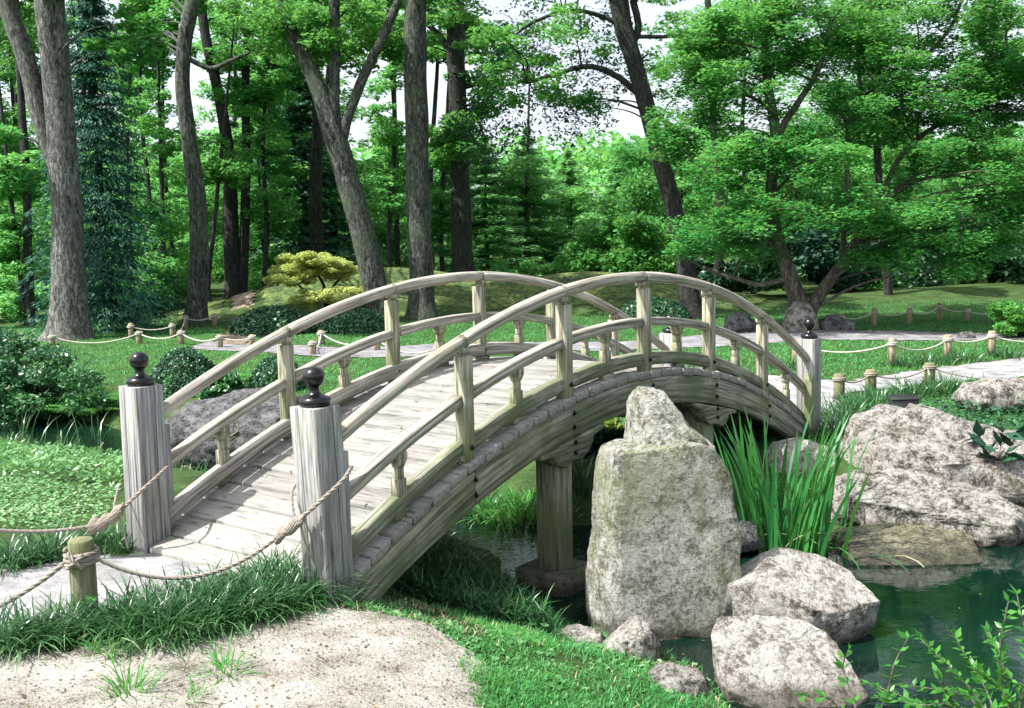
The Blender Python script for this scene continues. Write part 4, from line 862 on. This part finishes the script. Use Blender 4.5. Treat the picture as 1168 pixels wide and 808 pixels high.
for Y, stp in ((31.5, 2.6), (37, 2.8), (46, 3.4)):
    x = -Y * .56
    while x < Y * .58:
        xx = x + rw.uniform(-.6, .6); yy = Y + rw.uniform(-1.2, 1.2); px = CX + xx / yy * FPX
        if Y > 36 or not (380 < px < 700): put(small[rw.randrange(3)], xx, yy, rw.uniform(.8, 1.15) * (1 if not 480 < px < 800 else .9), 'small understorey tree in the %s row, ' % {31.5: 'front', 37: 'middle', 46: 'last'}[Y] + zone(px))
        x += stp
# far wood closing the view at the horizon
rg = np.random.RandomState(71)
k = 900; fx = rg.uniform(-75, 75, k); fy = rg.uniform(62, 80, k); fz = H(fx, fy) + rg.uniform(0, 6.5, k); C = np.stack([fx, fy, fz], 1); Rr = np.stack([rg.uniform(1.2, 2.6, k)] * 3, 1) * np.array([1, 1, .7])
P, _ = clump_pts(C, Rr, 90000, rg); V, F = leaves_np(P, .5, rg, .35, .6); o = mesh_np('far_woodland', V, F, L_fresh); tag(o, 'distant band of woodland foliage closing the view', 'woodland', kind='stuff')
# thin dark stems standing between the big trunks
SG = 'thin dark trunks among the big trees'
for i, (pts, Y, lab) in enumerate([([(36, 380, 5), (32, 290, 5), (30, 200, 4.5), (24, 110, 4), (18, 0, 3.6)], 25, 'thin dark trunk just left of the massive pale trunk'),
        ([(362, 300, 9), (360, 250, 8), (360, 200, 7), (362, 120, 6), (352, 20, 5)], 31, 'dark thick trunk behind the golden maple'),
        ([(305, 335, 4), (303, 260, 4), (305, 180, 4), (312, 90, 3.5), (316, 0, 3)], 33, 'thin dark trunk right of the twin-stemmed tree'),
        ([(180, 345, 3), (176, 280, 2.6), (168, 200, 2.4), (160, 120, 2), (162, 40, 1.6)], 28, 'slim dark sapling between hemlock and slender tree'),
        ([(200, 350, 2.6), (196, 280, 2.4), (190, 220, 2.2), (186, 140, 2), (186, 50, 1.6)], 29, 'slim dark sapling just left of the slender grey trunk'),
        ([(240, 365, 3), (238, 320, 2.6), (244, 260, 2.4), (250, 200, 2)], 27, 'short slim stem between slender tree and twin-stemmed tree'),
        ([(454, 335, 3.4), (453, 270, 3), (452, 200, 3), (450, 120, 2.6), (446, 10, 2.4)], 33, 'thin dark trunk between the leaning and the straight stout trunk'),
        ([(494, 340, 3.4), (492, 270, 3), (491, 200, 3), (496, 120, 2.4), (500, 60, 2)], 34, 'thin dark trunk hugging the right side of the stout grey trunk'),
        ([(600, 330, 2.6), (600, 270, 2.4), (601, 220, 2)], 35.5, 'thin dark trunk among the pale conifers'),
        ([(1015, 350, 5), (1010, 300, 5), (1005, 250, 4.6), (1000, 160, 4)], 26, 'dark trunk in the deep shade under the maple crown'),
        ([(815, 350, 5), (820, 300, 5), (822, 250, 4.6), (815, 160, 4), (810, 60, 4)], 27, 'dark trunk just right of the leaning oak')]):
    big_tree('thin_tree', pts[0][:2], Y, [pts], B_dark, lab, [blob(pts[-1][0], pts[-1][1] - 10, 36, 30, Y, 1.2)], 2600, .15, L_oak, SG, 8, 80 + i, flare=False, sides=9)
YG = 'light-leaved young trees between the trunks'
for i, (pts, Y, bl, lab) in enumerate([([(150, 350, 3), (148, 260, 2.6), (145, 160, 2.2), (150, 60, 1.6)], 28.5, [(150, 110, 34, 60), (140, 220, 30, 50), (170, 60, 40, 30)], 'light-leaved young tree rising right of the hemlock'),
        ([(188, 352, 3), (186, 260, 2.6), (183, 160, 2.2), (180, 60, 1.6)], 27.5, [(185, 150, 30, 60), (190, 250, 26, 50), (190, 310, 26, 22)], 'light-leaved young tree left of the slender grey trunk'),
        ([(300, 345, 3), (304, 260, 2.6), (300, 160, 2.2), (308, 60, 1.6)], 29, [(300, 150, 30, 50), (310, 230, 26, 36), (325, 60, 30, 40)], 'light-leaved young tree between the twin-stemmed and leaning trees'),
        ([(446, 345, 3), (444, 260, 2.6), (450, 160, 2.2), (445, 60, 1.6)], 29, [(440, 140, 26, 50), (447, 230, 22, 46), (445, 60, 26, 40)], 'light-leaved young tree between the leaning and stout trunks'),
        ([(506, 345, 3), (503, 260, 2.6), (507, 180, 2.2)], 31, [(503, 260, 20, 50), (505, 180, 20, 30)], 'light-leaved young tree between the two straight trunks'),
        ([(30, 365, 3), (20, 290, 2.6), (10, 200, 2.2)], 25, [(20, 200, 30, 40), (14, 280, 30, 40), (20, 340, 26, 20)], 'light-leaved young tree at the left edge')]):
    big_tree('young_tree', pts[0][:2], Y, [pts], B_dark, lab, [blob(*b_, Y, 1.0) for b_ in bl], 9000, .12, L_fresh, YG, 26, 140 + i, flare=False, sides=8, rsub=.34)
# evergreen understorey under the maple
EG = 'dark evergreen bushes under the maple'
for i, (px, Y, w, h, lab) in enumerate([(860, 27, 2.6, 1.7, 'dark evergreen bush left of the maple trunk'), (960, 27.5, 3.0, 1.9, 'dark evergreen bush right of the maple trunk'), (1050, 29.5, 3.4, 2.3, 'dark evergreen bush above the right grass mound'),
                                       (1130, 29, 3.4, 2.2, 'dark evergreen bush near the right edge of the wood'), (1200, 27, 3, 2.2, 'dark evergreen bush cut by the right edge'), (800, 29, 2.4, 1.5, 'dark evergreen bush behind the leaning oak foot')]):
    shrub('evergreen_bush', px, 345, Y, w, h, 9000, .13, L_dark if i % 2 else L_shrub, lab, 91 + i, group=EG)
for i, (px, Y, w, h, lab) in enumerate([(140, 27, 3.2, 1.4, 'light green bush right of the hemlock'), (195, 30, 3, 1.6, 'light green bush behind the slender grey trunk'), (310, 31, 2.6, 1.5, 'light green bush behind the golden maple'), (430, 31, 2.8, 1.6, 'light green bush right of the golden maple'),
                                       (20, 27, 2.6, 1.3, 'light green bush left of the massive pale trunk'), (470, 33, 2.6, 1.4, 'light green bush between the straight trunks'), (590, 33, 3, 1.2, 'light green bush below the pale conifers'), (655, 32, 2.6, 1.2, 'light green bush right of the pale conifers')]):
    shrub('shade_bush', px, 345, Y, w, h, 6500, .12, L_fern if i % 2 else L_fresh, lab, 101 + i, group='light green bushes at the edge of the wood')

# ------------------------------------------------------------------ blades: lawns, lilyturf, iris, ferns
def blades_np(P, L, w, rg, lean=.35, bend=.5, segs=1, dirs=None):
    """curved tapering blades rooted at P"""
    n = len(P); a = rg.rand(n) * 6.283 if dirs is None else dirs; L = L * rg.uniform(.55, 1.25, n); w = w * rg.uniform(.7, 1.3, n); ln = lean * rg.uniform(.1, 1.3, n); bd = bend * rg.uniform(.3, 1.4, n)
    D = np.stack([np.cos(a), np.sin(a), np.zeros(n)], 1); sd = a + math.pi / 2 + rg.normal(size=n) * .5; Sd = np.stack([np.cos(sd), np.sin(sd), np.zeros(n)], 1) * (w / 2)[:, None]
    rows = []
    m = segs + 1
    for i in range(m):
        t = i / m
        ang = ln + bd * t; q = P + D * (L * (t * np.sin(ln + bd * t * .7)))[:, None] + np.array([0, 0, 1.0]) * (L * t * np.cos(ln + bd * t * .7))[:, None]
        k = 1 - .35 * t; rows += [q - Sd * k, q + Sd * k]
    tip = P + D * (L * np.sin(ln + bd * .7))[:, None] + np.array([0, 0, 1.0]) * (L * np.cos(ln + bd * .7))[:, None]
    rows.append(tip); V = np.stack(rows, 1).reshape(-1, 3); per = len(rows); b = np.arange(n)[:, None] * per
    Q = [b + np.array([[2 * i, 2 * i + 1, 2 * i + 3, 2 * i + 2]]) for i in range(m - 1)]
    Tt = b + np.array([[2 * m - 2, 2 * m - 1, 2 * m]])
    return V, [np.vstack(Q) if Q else np.zeros((0, 4), int), Tt]
paths_all = [pathl_poly, path_right, path_grey, path_earth, sand_poly]
def scatter(n, x0, x1, y0, y1, rg, ok):
    X = rg.uniform(x0, x1, n); Y = rg.uniform(y0, y1, n) if y1 < 12 else y0 + (y1 - y0) * rg.rand(n) ** 1.25
    k = ok(X, Y); X, Y = X[k], Y[k]; return np.stack([X, Y, H(X, Y)], 1)
def free(X, Y, e=.03, sand=True):
    k = np.ones(X.shape, bool)
    for p in paths_all[: 5 if sand else 4]: k &= sdf(p, X, Y) < -e
    return k
rg = np.random.RandomState(200)
lawn_near = P2([(432, 694), (505, 660), (560, 668), (610, 706), (660, 735), (720, 760), (790, 800), (840, 850), (860, 900), (560, 870), (530, 790), (556, 735), (500, 706)], -.25)
def okn(X, Y): return (sdf(lawn_near, X, Y) + .06 * snoise(X, Y, 9, 2) > 0) & (sdf(pond, X, Y) < .0) & (rg.rand(len(X)) < .42 + 1.1 * snoise(X, Y, 4.3, 1))
P = scatter(190000, -1.4, 1.8, 3.0, 5.9, rg, okn); L_ = .035 * (1 + .55 * snoise(P[:, 0], P[:, 1], 7, 4)); V, F = blades_np(P, L_, .0036, rg, .8, .8, 2)
tag(mesh_np('lawn_grass', V, F, L_grass), 'bright short grass in the foreground between sand and stones', 'grass', kind='stuff')
def okm(X, Y): return free(X, Y, .02) & (sdf(pond, X, Y) < -.75) & (np.abs(X) < Y * .52 + .6)
near_box = P2([(395, 684), (440, 680), (500, 640), (560, 640), (640, 700), (720, 745), (830, 790), (880, 900), (500, 900), (540, 760), (500, 712), (430, 700)], -.15)
P = scatter(150000, -1.4, 1.9, 2.8, 6.6, rg, lambda X, Y: free(X, Y, -.02) & (sdf(pond, X, Y) < .02) & (rg.rand(len(X)) < .35 + .5 * snoise(X, Y, 3.1, 7))); V, F = blades_np(P, .045, .0042, rg, .9, 1.0, 2)
tag(mesh_np('bank_grass', V, F, L_grassfar), 'patchy darker grass on the near bank down to the water', 'grass', kind='stuff')
P = scatter(9000, -1.4, 1.9, 2.8, 6.6, rg, lambda X, Y: free(X, Y, -.04) & (sdf(pond, X, Y) < .02) & (rg.rand(len(X)) < .5 + .6 * snoise(X, Y, 2.3, 3))); P[:, 2] += .012; V, F = leaves_np(P, .03, rg, .6, .6)
tag(mesh_np('clover_leaves', V, F, L_cover), 'small clover leaves mixed into the foreground grass', 'ground cover', kind='stuff')
P = scatter(240000, -12, 13, 8.6, 25, rg, okm); V, F = blades_np(P, .05, .012, rg, .6, .6, 1)
tag(mesh_np('lawn_grass', V, F, L_grassfar), 'mown green lawn beyond the stream behind the bridge', 'grass', kind='stuff')
# rough bank growth along all the shores
def okb(X, Y): d = sdf(pond, X, Y); return (d < -.02) & (d > -.8) & free(X, Y, .02) & (np.abs(X) < Y * .52 + .4) & ~((X > 2.2) & (Y < 8.4)) & (rg.rand(len(X)) < .6 + .5 * snoise(X, Y, 3, 5)) & (Y > 5.6)
P = scatter(60000, -7, 7.5, 4.4, 14.5, rg, okb); V, F = blades_np(P, .13, .008, rg, .7, 1.0, 2)
tag(mesh_np('bank_grass', V, F, L_lily), 'dark rough grasses hanging along the stream banks', 'grass', kind='stuff')
# dark leafy growth in the shade of the near arch
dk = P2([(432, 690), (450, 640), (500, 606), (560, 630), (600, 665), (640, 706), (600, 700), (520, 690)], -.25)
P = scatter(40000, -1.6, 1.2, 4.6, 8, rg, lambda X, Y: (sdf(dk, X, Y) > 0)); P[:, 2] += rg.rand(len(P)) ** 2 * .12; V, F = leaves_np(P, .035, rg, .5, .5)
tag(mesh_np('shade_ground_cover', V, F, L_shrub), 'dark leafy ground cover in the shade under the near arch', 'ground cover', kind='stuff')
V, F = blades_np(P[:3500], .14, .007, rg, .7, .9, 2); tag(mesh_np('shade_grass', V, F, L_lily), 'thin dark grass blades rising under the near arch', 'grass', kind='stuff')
# pale round-leaved ground cover left of the bridge
gc = [tuple(U(x, y, -.08).xy) for x, y in [(-300, 620), (60, 612), (120, 596), (136, 580), (136, 556), (14, 540), (-300, 545)]]
P = scatter(60000, -6, -1.9, 5.0, 9.2, rg, lambda X, Y: (sdf(gc, X, Y) + .05 * snoise(X, Y, 5) > 0) & (rg.rand(len(X)) < .62 + .6 * snoise(X, Y, 6, 2))); P[:, 2] += .01 + .03 * rg.rand(len(P)); V, F = leaves_np(P, .024, rg, .65, .8)
tag(mesh_np('ground_cover', V, F, L_cover), 'pale green creeping ground cover left of the entrance posts', 'ground cover', kind='stuff')
bk = [tuple(U(x, y, -.12).xy) for x, y in [(-300, 545), (14, 545), (134, 556), (134, 528), (60, 515), (-300, 510)]]
P = scatter(34000, -8, -2.2, 7, 11.4, rg, lambda X, Y: (sdf(bk, X, Y) + .12 * snoise(X, Y, 4, 9) > -.1)); P[:, 2] += .13 * rg.rand(len(P)) ** .7 * (1 + .5 * snoise(P[:, 0], P[:, 1], 3)); V, F = leaves_np(P, .055, rg, .4, .35)
tag(mesh_np('leafy_bank', V, F, L_cover), 'taller leafy plants along the near stream bank at left', 'ground cover', kind='stuff')

def tuft(name, p, label, n, L, w, mat, seed, rad=.06, lean=.6, bend=1.2, group=None, cat='grass clump', segs=3):
    rg = np.random.RandomState(seed); o_ = rg.normal(size=(n, 2)) * rad; a = np.arctan2(o_[:, 1], o_[:, 0]) + rg.normal(size=n) * .5
    P = np.stack([o_[:, 0], o_[:, 1], np.full(n, -.01)], 1); V, F = blades_np(P, L, w, rg, lean, bend, segs, a); o = mesh_np(name, V, F, mat); o.location = p; return tag(o, label, cat, group)
LG = 'lilyturf clumps edging the gravel path'
fr = [(135, 722), (168, 712), (200, 704), (232, 700), (262, 690), (292, 680), (320, 668), (345, 660), (358, 680), (180, 730), (215, 722), (250, 712), (282, 704), (310, 694), (338, 686)]
lab = ['beside the short mossy post', 'second from the short mossy post along the path', 'third from the short post along the path', 'in the middle of the path edging row', 'just right of the middle of the edging row',
       'below the hanging rope', 'below the rope knot', 'at the left foot of the right entrance post', 'lowest at the right entrance post', 'lower left on the sand edge', 'on the sand edge, second from the short post', 'on the sand edge in the middle', 'on the sand edge right of the middle', 'on the sand edge near the bridge', 'on the sand edge next to the right entrance post']
for i, (x, y) in enumerate(fr):
    g = U(x, y, -.02); g.z = Hs(g.x, g.y); tuft('lilyturf', g, 'dark arching lilyturf clump ' + lab[i], 300, .21, .0075, L_lily, 300 + i, .06, .45, 1.3, LG)
for i, (x, y, l_) in enumerate([(24, 742, 'at the bottom left edge'), (52, 734, 'left of the short mossy post foot'), (80, 728, 'against the foot of the short mossy post'), (-10, 740, 'cut by the left edge'), (30, 642, 'behind the path at the left edge'), (60, 634, 'behind the path left of the entrance post'), (100, 622, 'under the bulky rope knot'), (128, 626, 'at the foot of the left entrance post'), (4, 650, 'behind the path, cut by the left edge')]):
    g = U(x, y, -.03); g.z = Hs(g.x, g.y); tuft('lilyturf', g, 'dark lilyturf clump ' + l_, 240, .19, .007, L_lily, 330 + i, .06, .5, 1.2, LG)
for i, (x, y, l_) in enumerate([(150, 790, 'thin green grass tuft at the bottom left of the sand'), (258, 768, 'sprawling grass tuft on the sand below the edging row'), (215, 800, 'wispy grass tuft at the bottom edge of the sand'), (130, 745, 'small grass tuft on the sand below the short post')]):
    g = U(x, y, -.02); g.z = Hs(g.x, g.y); tuft('grass_tuft', g, l_, 60 if i != 2 else 22, .14 if i != 2 else .1, .006, L_grass, 350 + i, .03, .5 if i == 0 else .9, .6, 'grass tufts on the bare sand')
# lilyturf and grass clumps on the far bank
k = 0
for (x, y, L_, n, m_, l_) in [(580, 592, .22, 260, L_grass, 'bright grass clump on the far bank under the near arch'), (604, 586, .2, 220, L_fern, 'pale green clump left of the near pier on the far bank'), (548, 586, .26, 120, L_lily, 'long bladed clump on the far bank at the stream bend'),
                              (668, 560, .3, 200, L_lily, 'arching dark clump right of the near pier'), (885, 560, .16, 160, L_fern, 'grassy clump behind the iris, left of the small pale stone'), (950, 562, .18, 200, L_grass, 'light grassy clump between the iris and the rough boulder'),
                              (960, 480, .25, 260, L_lily, 'lilyturf clump at the foot of the far entrance post'), (985, 470, .25, 260, L_lily, 'lilyturf clump right of the far entrance post'), (1005, 460, .24, 240, L_lily, 'lilyturf clump in front of the second stubby post'), (1040, 452, .24, 240, L_lily, 'lilyturf clump left of the third stubby post'),
                              (1075, 448, .24, 240, L_lily, 'lilyturf clump right of the third stubby post'), (975, 500, .24, 240, L_lily, 'shaded lilyturf clump above the iris'), (950, 500, .22, 240, L_lily, 'shaded lilyturf clump against the far post board'), (1060, 415, .2, 200, L_lily, 'lilyturf clump on the far side of the pale path'),
                              (1030, 418, .18, 200, L_lily, 'lilyturf clump at the tan post by the pale path'), (1100, 412, .2, 200, L_lily, 'lilyturf clump between the tan posts'), (1150, 408, .18, 200, L_lily, 'lilyturf clump by the rightmost tan post'), (1110, 446, .2, 220, L_lily, 'lilyturf clump left of the weathered right stone'),
                              (895, 420, .2, 200, L_lily, 'lilyturf clump seen left of the far entrance post')]:
    g = G(x, y); tuft('grass_clump', g, l_, n, L_, .012, m_, 370 + k, .13, .5, 1.1, 'grass clumps on the far banks'); k += 1
# low dark cover above the right boulders
cv = [tuple(U(x, y, -.2).xy) for x, y in [(1000, 505), (1040, 478), (1090, 468), (1180, 466), (1300, 470), (1300, 510), (1168, 505)]]
P = scatter(30000, 2.5, 8, 7, 12, rg, lambda X, Y: (sdf(cv, X, Y) > -.2)); P[:, 2] += .14 * rg.rand(len(P)); V, F = leaves_np(P, .045, rg, .45, .5)
tag(mesh_np('bank_ground_cover', V, F, L_box), 'low dark leafy cover on the bank above the right boulders', 'ground cover', kind='stuff')

# iris clump: upright swords
rg = np.random.RandomState(400); g = U(893, 632, ZW); g.y += .1; iris = empty('iris_clump', g, 'tall clump of upright green iris blades at the pond edge', 'plant')
n = 115; o_ = rg.normal(size=(n, 2)) * np.array([.17, .12]); P = np.stack([o_[:, 0], o_[:, 1], np.full(n, -.05)], 1); a = np.where(o_[:, 0] < 0, math.pi, 0) + rg.normal(size=n) * .7
V, F = blades_np(P, .84, .027, rg, .15, .26, 5, a); V2, F2 = blades_np(P[:34] * np.array([1.3, 1.2, 1]), .42, .016, rg, .5, 1.5, 5, a[:34]); F2 = [f + len(V) for f in F2]
mesh_np('blade', np.vstack([V, V2]), F + F2, L_iris, iris)['label'] = 'upright green sword leaves'
Pd = P[:16] * np.array([1.5, 1.2, 1]) + np.array([.05, -.04, 0]); V, F = blades_np(Pd, .42, .014, rg, .8, 1.7, 5, rg.normal(size=16) * .8); mesh_np('dry_blade', V, F, L_dry, iris)['label'] = 'withered pale fallen leaves'

# ferns
def fern(p, label, seed, L=.45, n=12, mat=L_fern):
    rg = np.random.RandomState(seed); VV = []; FF = []; k = 0
    for i in range(n):
        a = i / n * 6.283 + rg.rand() * .5; l = L * rg.uniform(.7, 1.2); up_ = rg.uniform(.5, .9)
        for j in range(16):
            t = (j + 1) / 17; c = np.array([math.cos(a) * l * t, math.sin(a) * l * t, l * (up_ * t - .75 * t * t * up_)]); wd = l * .26 * math.sin(math.pi * min(1, t * .9 + .12)) ; d = np.array([math.cos(a), math.sin(a), 0]); sd = np.array([-math.sin(a), math.cos(a), -.15])
            for sgn in (-1, 1):
                tip = c + sd * sgn * wd * (1 if sgn > 0 else 1) + d * wd * .25; tip[2] = c[2] - .12 * wd
                VV += [c - d * .012, c + d * .016, tip]; FF.append((k, k + 1, k + 2)); k += 3
    o = mesh_np('fern', np.array(VV), np.array(FF), mat); o.location = p; return tag(o, label, 'fern', 'ferns by the stream')
for i, (x, y, L_, l_) in enumerate([(95, 470, .55, 'fresh fern below the azalea bush on the far bank'), (118, 478, .5, 'fresh fern nearest the left entrance post'), (70, 482, .42, 'fern at the water edge below the azalea'), (245, 455, .4, 'fern right of the clipped bush'), (280, 452, .36, 'fern above the grey boulder'), (220, 458, .36, 'fern at the foot of the round clipped bush')]):
    g = UY(x, y, 12.9 + .25 * (i % 3)); g.z = Hs(g.x, g.y) + .06; fern(g, l_, 420 + i, L_ * 1.25, 16)
for i, (x, y, l_) in enumerate([(42, 516, 'thin reed clump standing in the stream near the left edge'), (70, 520, 'thin reed clump in the stream left of the entrance post'), (110, 505, 'short reed clump at the far side of the left stream'), (24, 500, 'reed clump in the stream cut close to the left edge')]):
    g = U(x, y, ZW); g.z = ZW - .02; tuft('reed_clump', g, l_, 22, .42, .012, L_lily, 440 + i, .10, .15, .7, 'reeds in the left stream')
# curled dry vines beside the left railing
mb = MB()
for a_ in ([(216, 520, 8.6), (222, 500, 8.6), (232, 486, 8.6), (240, 490, 8.6), (238, 500, 8.6)], [(262, 500, 8.6), (256, 486, 8.6), (268, 472, 8.6), (272, 490, 8.6), (262, 498, 8.6)], [(190, 552, 8.6), (200, 540, 8.6), (212, 532, 8.6), (224, 540, 8.6)], [(100, 560, 9.3), (108, 540, 9.3), (112, 516, 9.3), (118, 505, 9.3)]):
    mb.tube(spline([UY(*q) for q in a_], 24), .006, 5)
tag(mb.build('dry_vine', L_dry, smooth=True), 'pale curled dry vine tendrils behind the left railing', 'vine')

# leafy stems rising from below the frame at bottom right, and the weed by the short post
def twig(name, stems, leaf, mat, label, cat, seed, per=9, group=None, bm=None):
    rg = np.random.RandomState(seed); base = Vector(stems[0][0]); root = empty(name, base, label, cat, group); b = np.array(base); mb = MB(); PP = []; DD = []
    for st in stems:
        Q = spline(st, 30); mb.tube(Q - b, np.linspace(.0045, .0018, 30), 5, False); ix = np.linspace(6, 29, per).astype(int)
        for i in ix:
            d = Q[i] - Q[i - 1]; d /= np.linalg.norm(d) + 1e-9
            for sg in (-1, 1, 0): v = d * .5 + np.cross(d, [0, 0, 1]) * sg * .9 + rg.normal(size=3) * .3; v /= np.linalg.norm(v); PP.append(Q[i]); DD.append(v)
    PP = np.array(PP); DD = np.array(DD); s = (leaf * rg.uniform(.6, 1.25, len(PP)))[:, None]; Nn = np.array([0, 0, 1.0]) + rg.normal(size=DD.shape) * .4; B = np.cross(Nn, DD); B /= np.linalg.norm(B, axis=1)[:, None]
    N2 = np.cross(DD, B); V = np.stack([PP, PP + DD * s * .4 + B * s * .24 + N2 * s * .05, PP + DD * s, PP + DD * s * .4 - B * s * .24 + N2 * s * .05], 1).reshape(-1, 3) - b
    nq = len(PP); q = np.arange(nq)[:, None] * 4; T = np.vstack([q + np.array([[0, 1, 2]]), q + np.array([[0, 2, 3]])])
    mesh_np('foliage', V, T, mat, root); mb.build('stem', bm or B_maple, root, smooth=True); return root
L_twig = leaf_mat('bright_twig_leaves', [(.012, .09, .012), (.03, .18, .02), (.08, .32, .04), (.28, .5, .22)], .4, .35, .5)
def tw_st(pts): return [UY(x, y + (880 - y) * .16 if y < 800 else y, Y) for x, y, Y in pts]
twig('waterside_sapling', [tw_st([(1150, 880, 3.2), (1130, 800, 3.3), (1110, 740, 3.4), (1085, 690, 3.5)]), tw_st([(1150, 880, 3.2), (1150, 790, 3.2), (1140, 720, 3.2), (1150, 650, 3.3)]), tw_st([(1150, 880, 3.2), (1165, 800, 3.1), (1175, 730, 3.1), (1160, 640, 3.2)]),
      tw_st([(1150, 880, 3.2), (1110, 800, 3.3), (1070, 770, 3.4), (1030, 762, 3.5)]), tw_st([(1150, 880, 3.2), (1090, 810, 3.1), (1050, 790, 3.1), (1000, 780, 3.2)]), tw_st([(1150, 880, 3.2), (1120, 790, 3.4), (1080, 735, 3.5), (1050, 700, 3.6)]),
      tw_st([(1150, 880, 3.2), (1160, 820, 3.0), (1140, 770, 3.0), (1120, 745, 3.0)]), tw_st([(1150, 880, 3.2), (1120, 830, 3.2), (1090, 790, 3.2), (1068, 745, 3.2)]), tw_st([(1150, 880, 3.2), (1180, 800, 3.3), (1150, 750, 3.3), (1128, 690, 3.4)]), tw_st([(1150, 880, 3.2), (1100, 840, 3.3), (1040, 800, 3.3), (990, 760, 3.4)])], .037, L_twig, 'bright leafy sapling stems over the water at the bottom right corner', 'plant', 451, 18)
twig('waterside_sapling', [tw_st([(985, 850, 3.9), (975, 790, 4.0), (962, 740, 4.1), (968, 715, 4.1)]), tw_st([(985, 850, 3.9), (1010, 780, 4.0), (1020, 735, 4.1), (1035, 700, 4.2)]), tw_st([(985, 850, 3.9), (950, 800, 3.9), (935, 780, 3.9), (915, 778, 3.9)])],
     .05, L_twig, 'small leafy stems beside the nearest pale boulder', 'plant', 452, 6)
twig('broadleaf_weed', [[fb + Vector((.09, -.06, -.02)), fb + Vector((.08, -.08, .06)), fb + Vector((.05, -.09, .10))], [fb + Vector((.09, -.06, -.02)), fb + Vector((.13, -.08, .05)), fb + Vector((.15, -.09, .08))], [fb + Vector((.09, -.06, -.02)), fb + Vector((.1, -.12, .02)), fb + Vector((.16, -.16, .03))]], .085, L_grass, 'small broad-leaved weed at the foot of the short mossy post', 'plant', 453, 2)
e0 = G(1128, 560); twig('dark_seedling', [[e0, e0 + Vector((-.05, -.1, .25)), e0 + Vector((-.15, -.15, .42))], [e0, e0 + Vector((.05, -.1, .25)), e0 + Vector((.12, -.15, .40))], [e0, e0 + Vector((0, -.12, .2)), e0 + Vector((0, -.2, .46))]], .16, L_dark, 'dark leafy seedling in front of the large rough boulder', 'plant', 454, 5)

rg = np.random.RandomState(470)
P = scatter(16000, -1.4, 1.9, 2.8, 6.0, rg, lambda X, Y: free(X, Y, -.05) & (sdf(pond, X, Y) < .0) & (rg.rand(len(X)) < .4 + .7 * snoise(X, Y, 3.7, 11))); V, F = blades_np(P, .04, .004, rg, 1.1, .6, 2)
tag(mesh_np('dry_grass', V, F, L_dry), 'dead straw coloured blades mixed into the foreground grass', 'grass', kind='stuff')
rg = np.random.RandomState(480)
P = scatter(26000, -3.2, 1.6, 2.9, 5.0, rg, lambda X, Y: (sdf(sand_poly, X, Y) > -.04) & (sdf(sand_poly, X, Y) < .34) & (rg.rand(len(X)) < .55 * np.exp(-np.maximum(sdf(sand_poly, X, Y), 0) / .07) * (1 + .9 * snoise(X, Y, 6, 3)) + .012) & (X > -1.2)); V, F = blades_np(P, .035, .0038, rg, .9, .8, 2)
tag(mesh_np('edge_grass', V, F, L_grass), 'stray grass blades creeping over the edge of the bare sand', 'grass', kind='stuff')
n = 260; sg_ = rg.uniform(.1, BL - .1, n); tg_ = rg.uniform(.05, BW - .05, n); P = np.array([tuple(bridge_m @ Vector((a_, b_, zd(a_) + .008))) for a_, b_ in zip(sg_, tg_)]); V, F = leaves_np(P, .022, rg, .85, .45)
tag(mesh_np('fallen_leaves', V, F, L_litter), 'small fallen leaves and bits on the bridge deck', 'litter', kind='stuff')
P = scatter(5200, -6, 5, 3.4, 11, rg, lambda X, Y: (sdf(pond, X, Y) > .02) & (rg.rand(len(X)) < np.exp(-sdf(pond, X, Y) / .22) + .05)); P[:, 2] = ZW + .004; V, F = leaves_np(P, .02, rg, .97, .5)
tag(mesh_np('floating_leaves', V, F, L_litter), 'bits of leaf and scum floating on the pond near its banks', 'litter', kind='stuff')
# fallen leaves, pebbles and twigs on the sand
rg = np.random.RandomState(500)
P = scatter(2600, -3.2, 1.2, 3.0, 4.9, rg, lambda X, Y: sdf(sand_poly, X, Y) > .0); P[:, 2] += .009; V, F = leaves_np(P, .014, rg, .75, .5)
tag(mesh_np('leaf_litter', V, F, L_litter), 'dry leaf scraps and bits strewn on the sandy soil', 'litter', kind='stuff')
import bmesh
bm = bmesh.new(); bmesh.ops.create_icosphere(bm, subdivisions=1, radius=1.0); IV = np.array([v.co[:] for v in bm.verts]); IF = np.array([[v.index for v in f.verts] for f in bm.faces]); bm.free()
P = scatter(9000, -3.2, 1.4, 3.0, 5.6, rg, lambda X, Y: (sdf(sand_poly, X, Y) > .0) | (sdf(pathl_poly, X, Y) > 0)); m = len(P); s = rg.uniform(.0015, .006, (m, 1, 1)) * (1 + (rg.rand(m, 1, 1) > .985) * 1.5); V = (P[:, None] + np.array([0, 0, .006]) + IV[None] * s * rg.uniform(.6, 1.2, (m, 1, 3))).reshape(-1, 3); F = (IF[None] + (np.arange(m) * len(IV))[:, None, None]).reshape(-1, 3)
tag(mesh_np('pebbles', V, F, M_rock_pale), 'small pebbles scattered over the sandy soil and gravel path', 'pebbles', kind='stuff')

# where two woodland trees of a row stand in the same gap, say which side of it
from collections import defaultdict
dd = defaultdict(list)
for o in COL.objects:
    if o.get('group') == WG and o.get('category'): dd[o['label']].append(o)
for l_, os_ in dd.items():
    if len(os_) > 1:
        os_.sort(key=lambda o: o.location.x / max(o.location.y, 1))
        for o, w_ in zip(os_, {2: ['left one', 'right one'], 3: ['left one', 'middle one', 'right one']}.get(len(os_), ['leftmost', 'inner left', 'inner right', 'rightmost'])): o['label'] = l_ + ', ' + w_
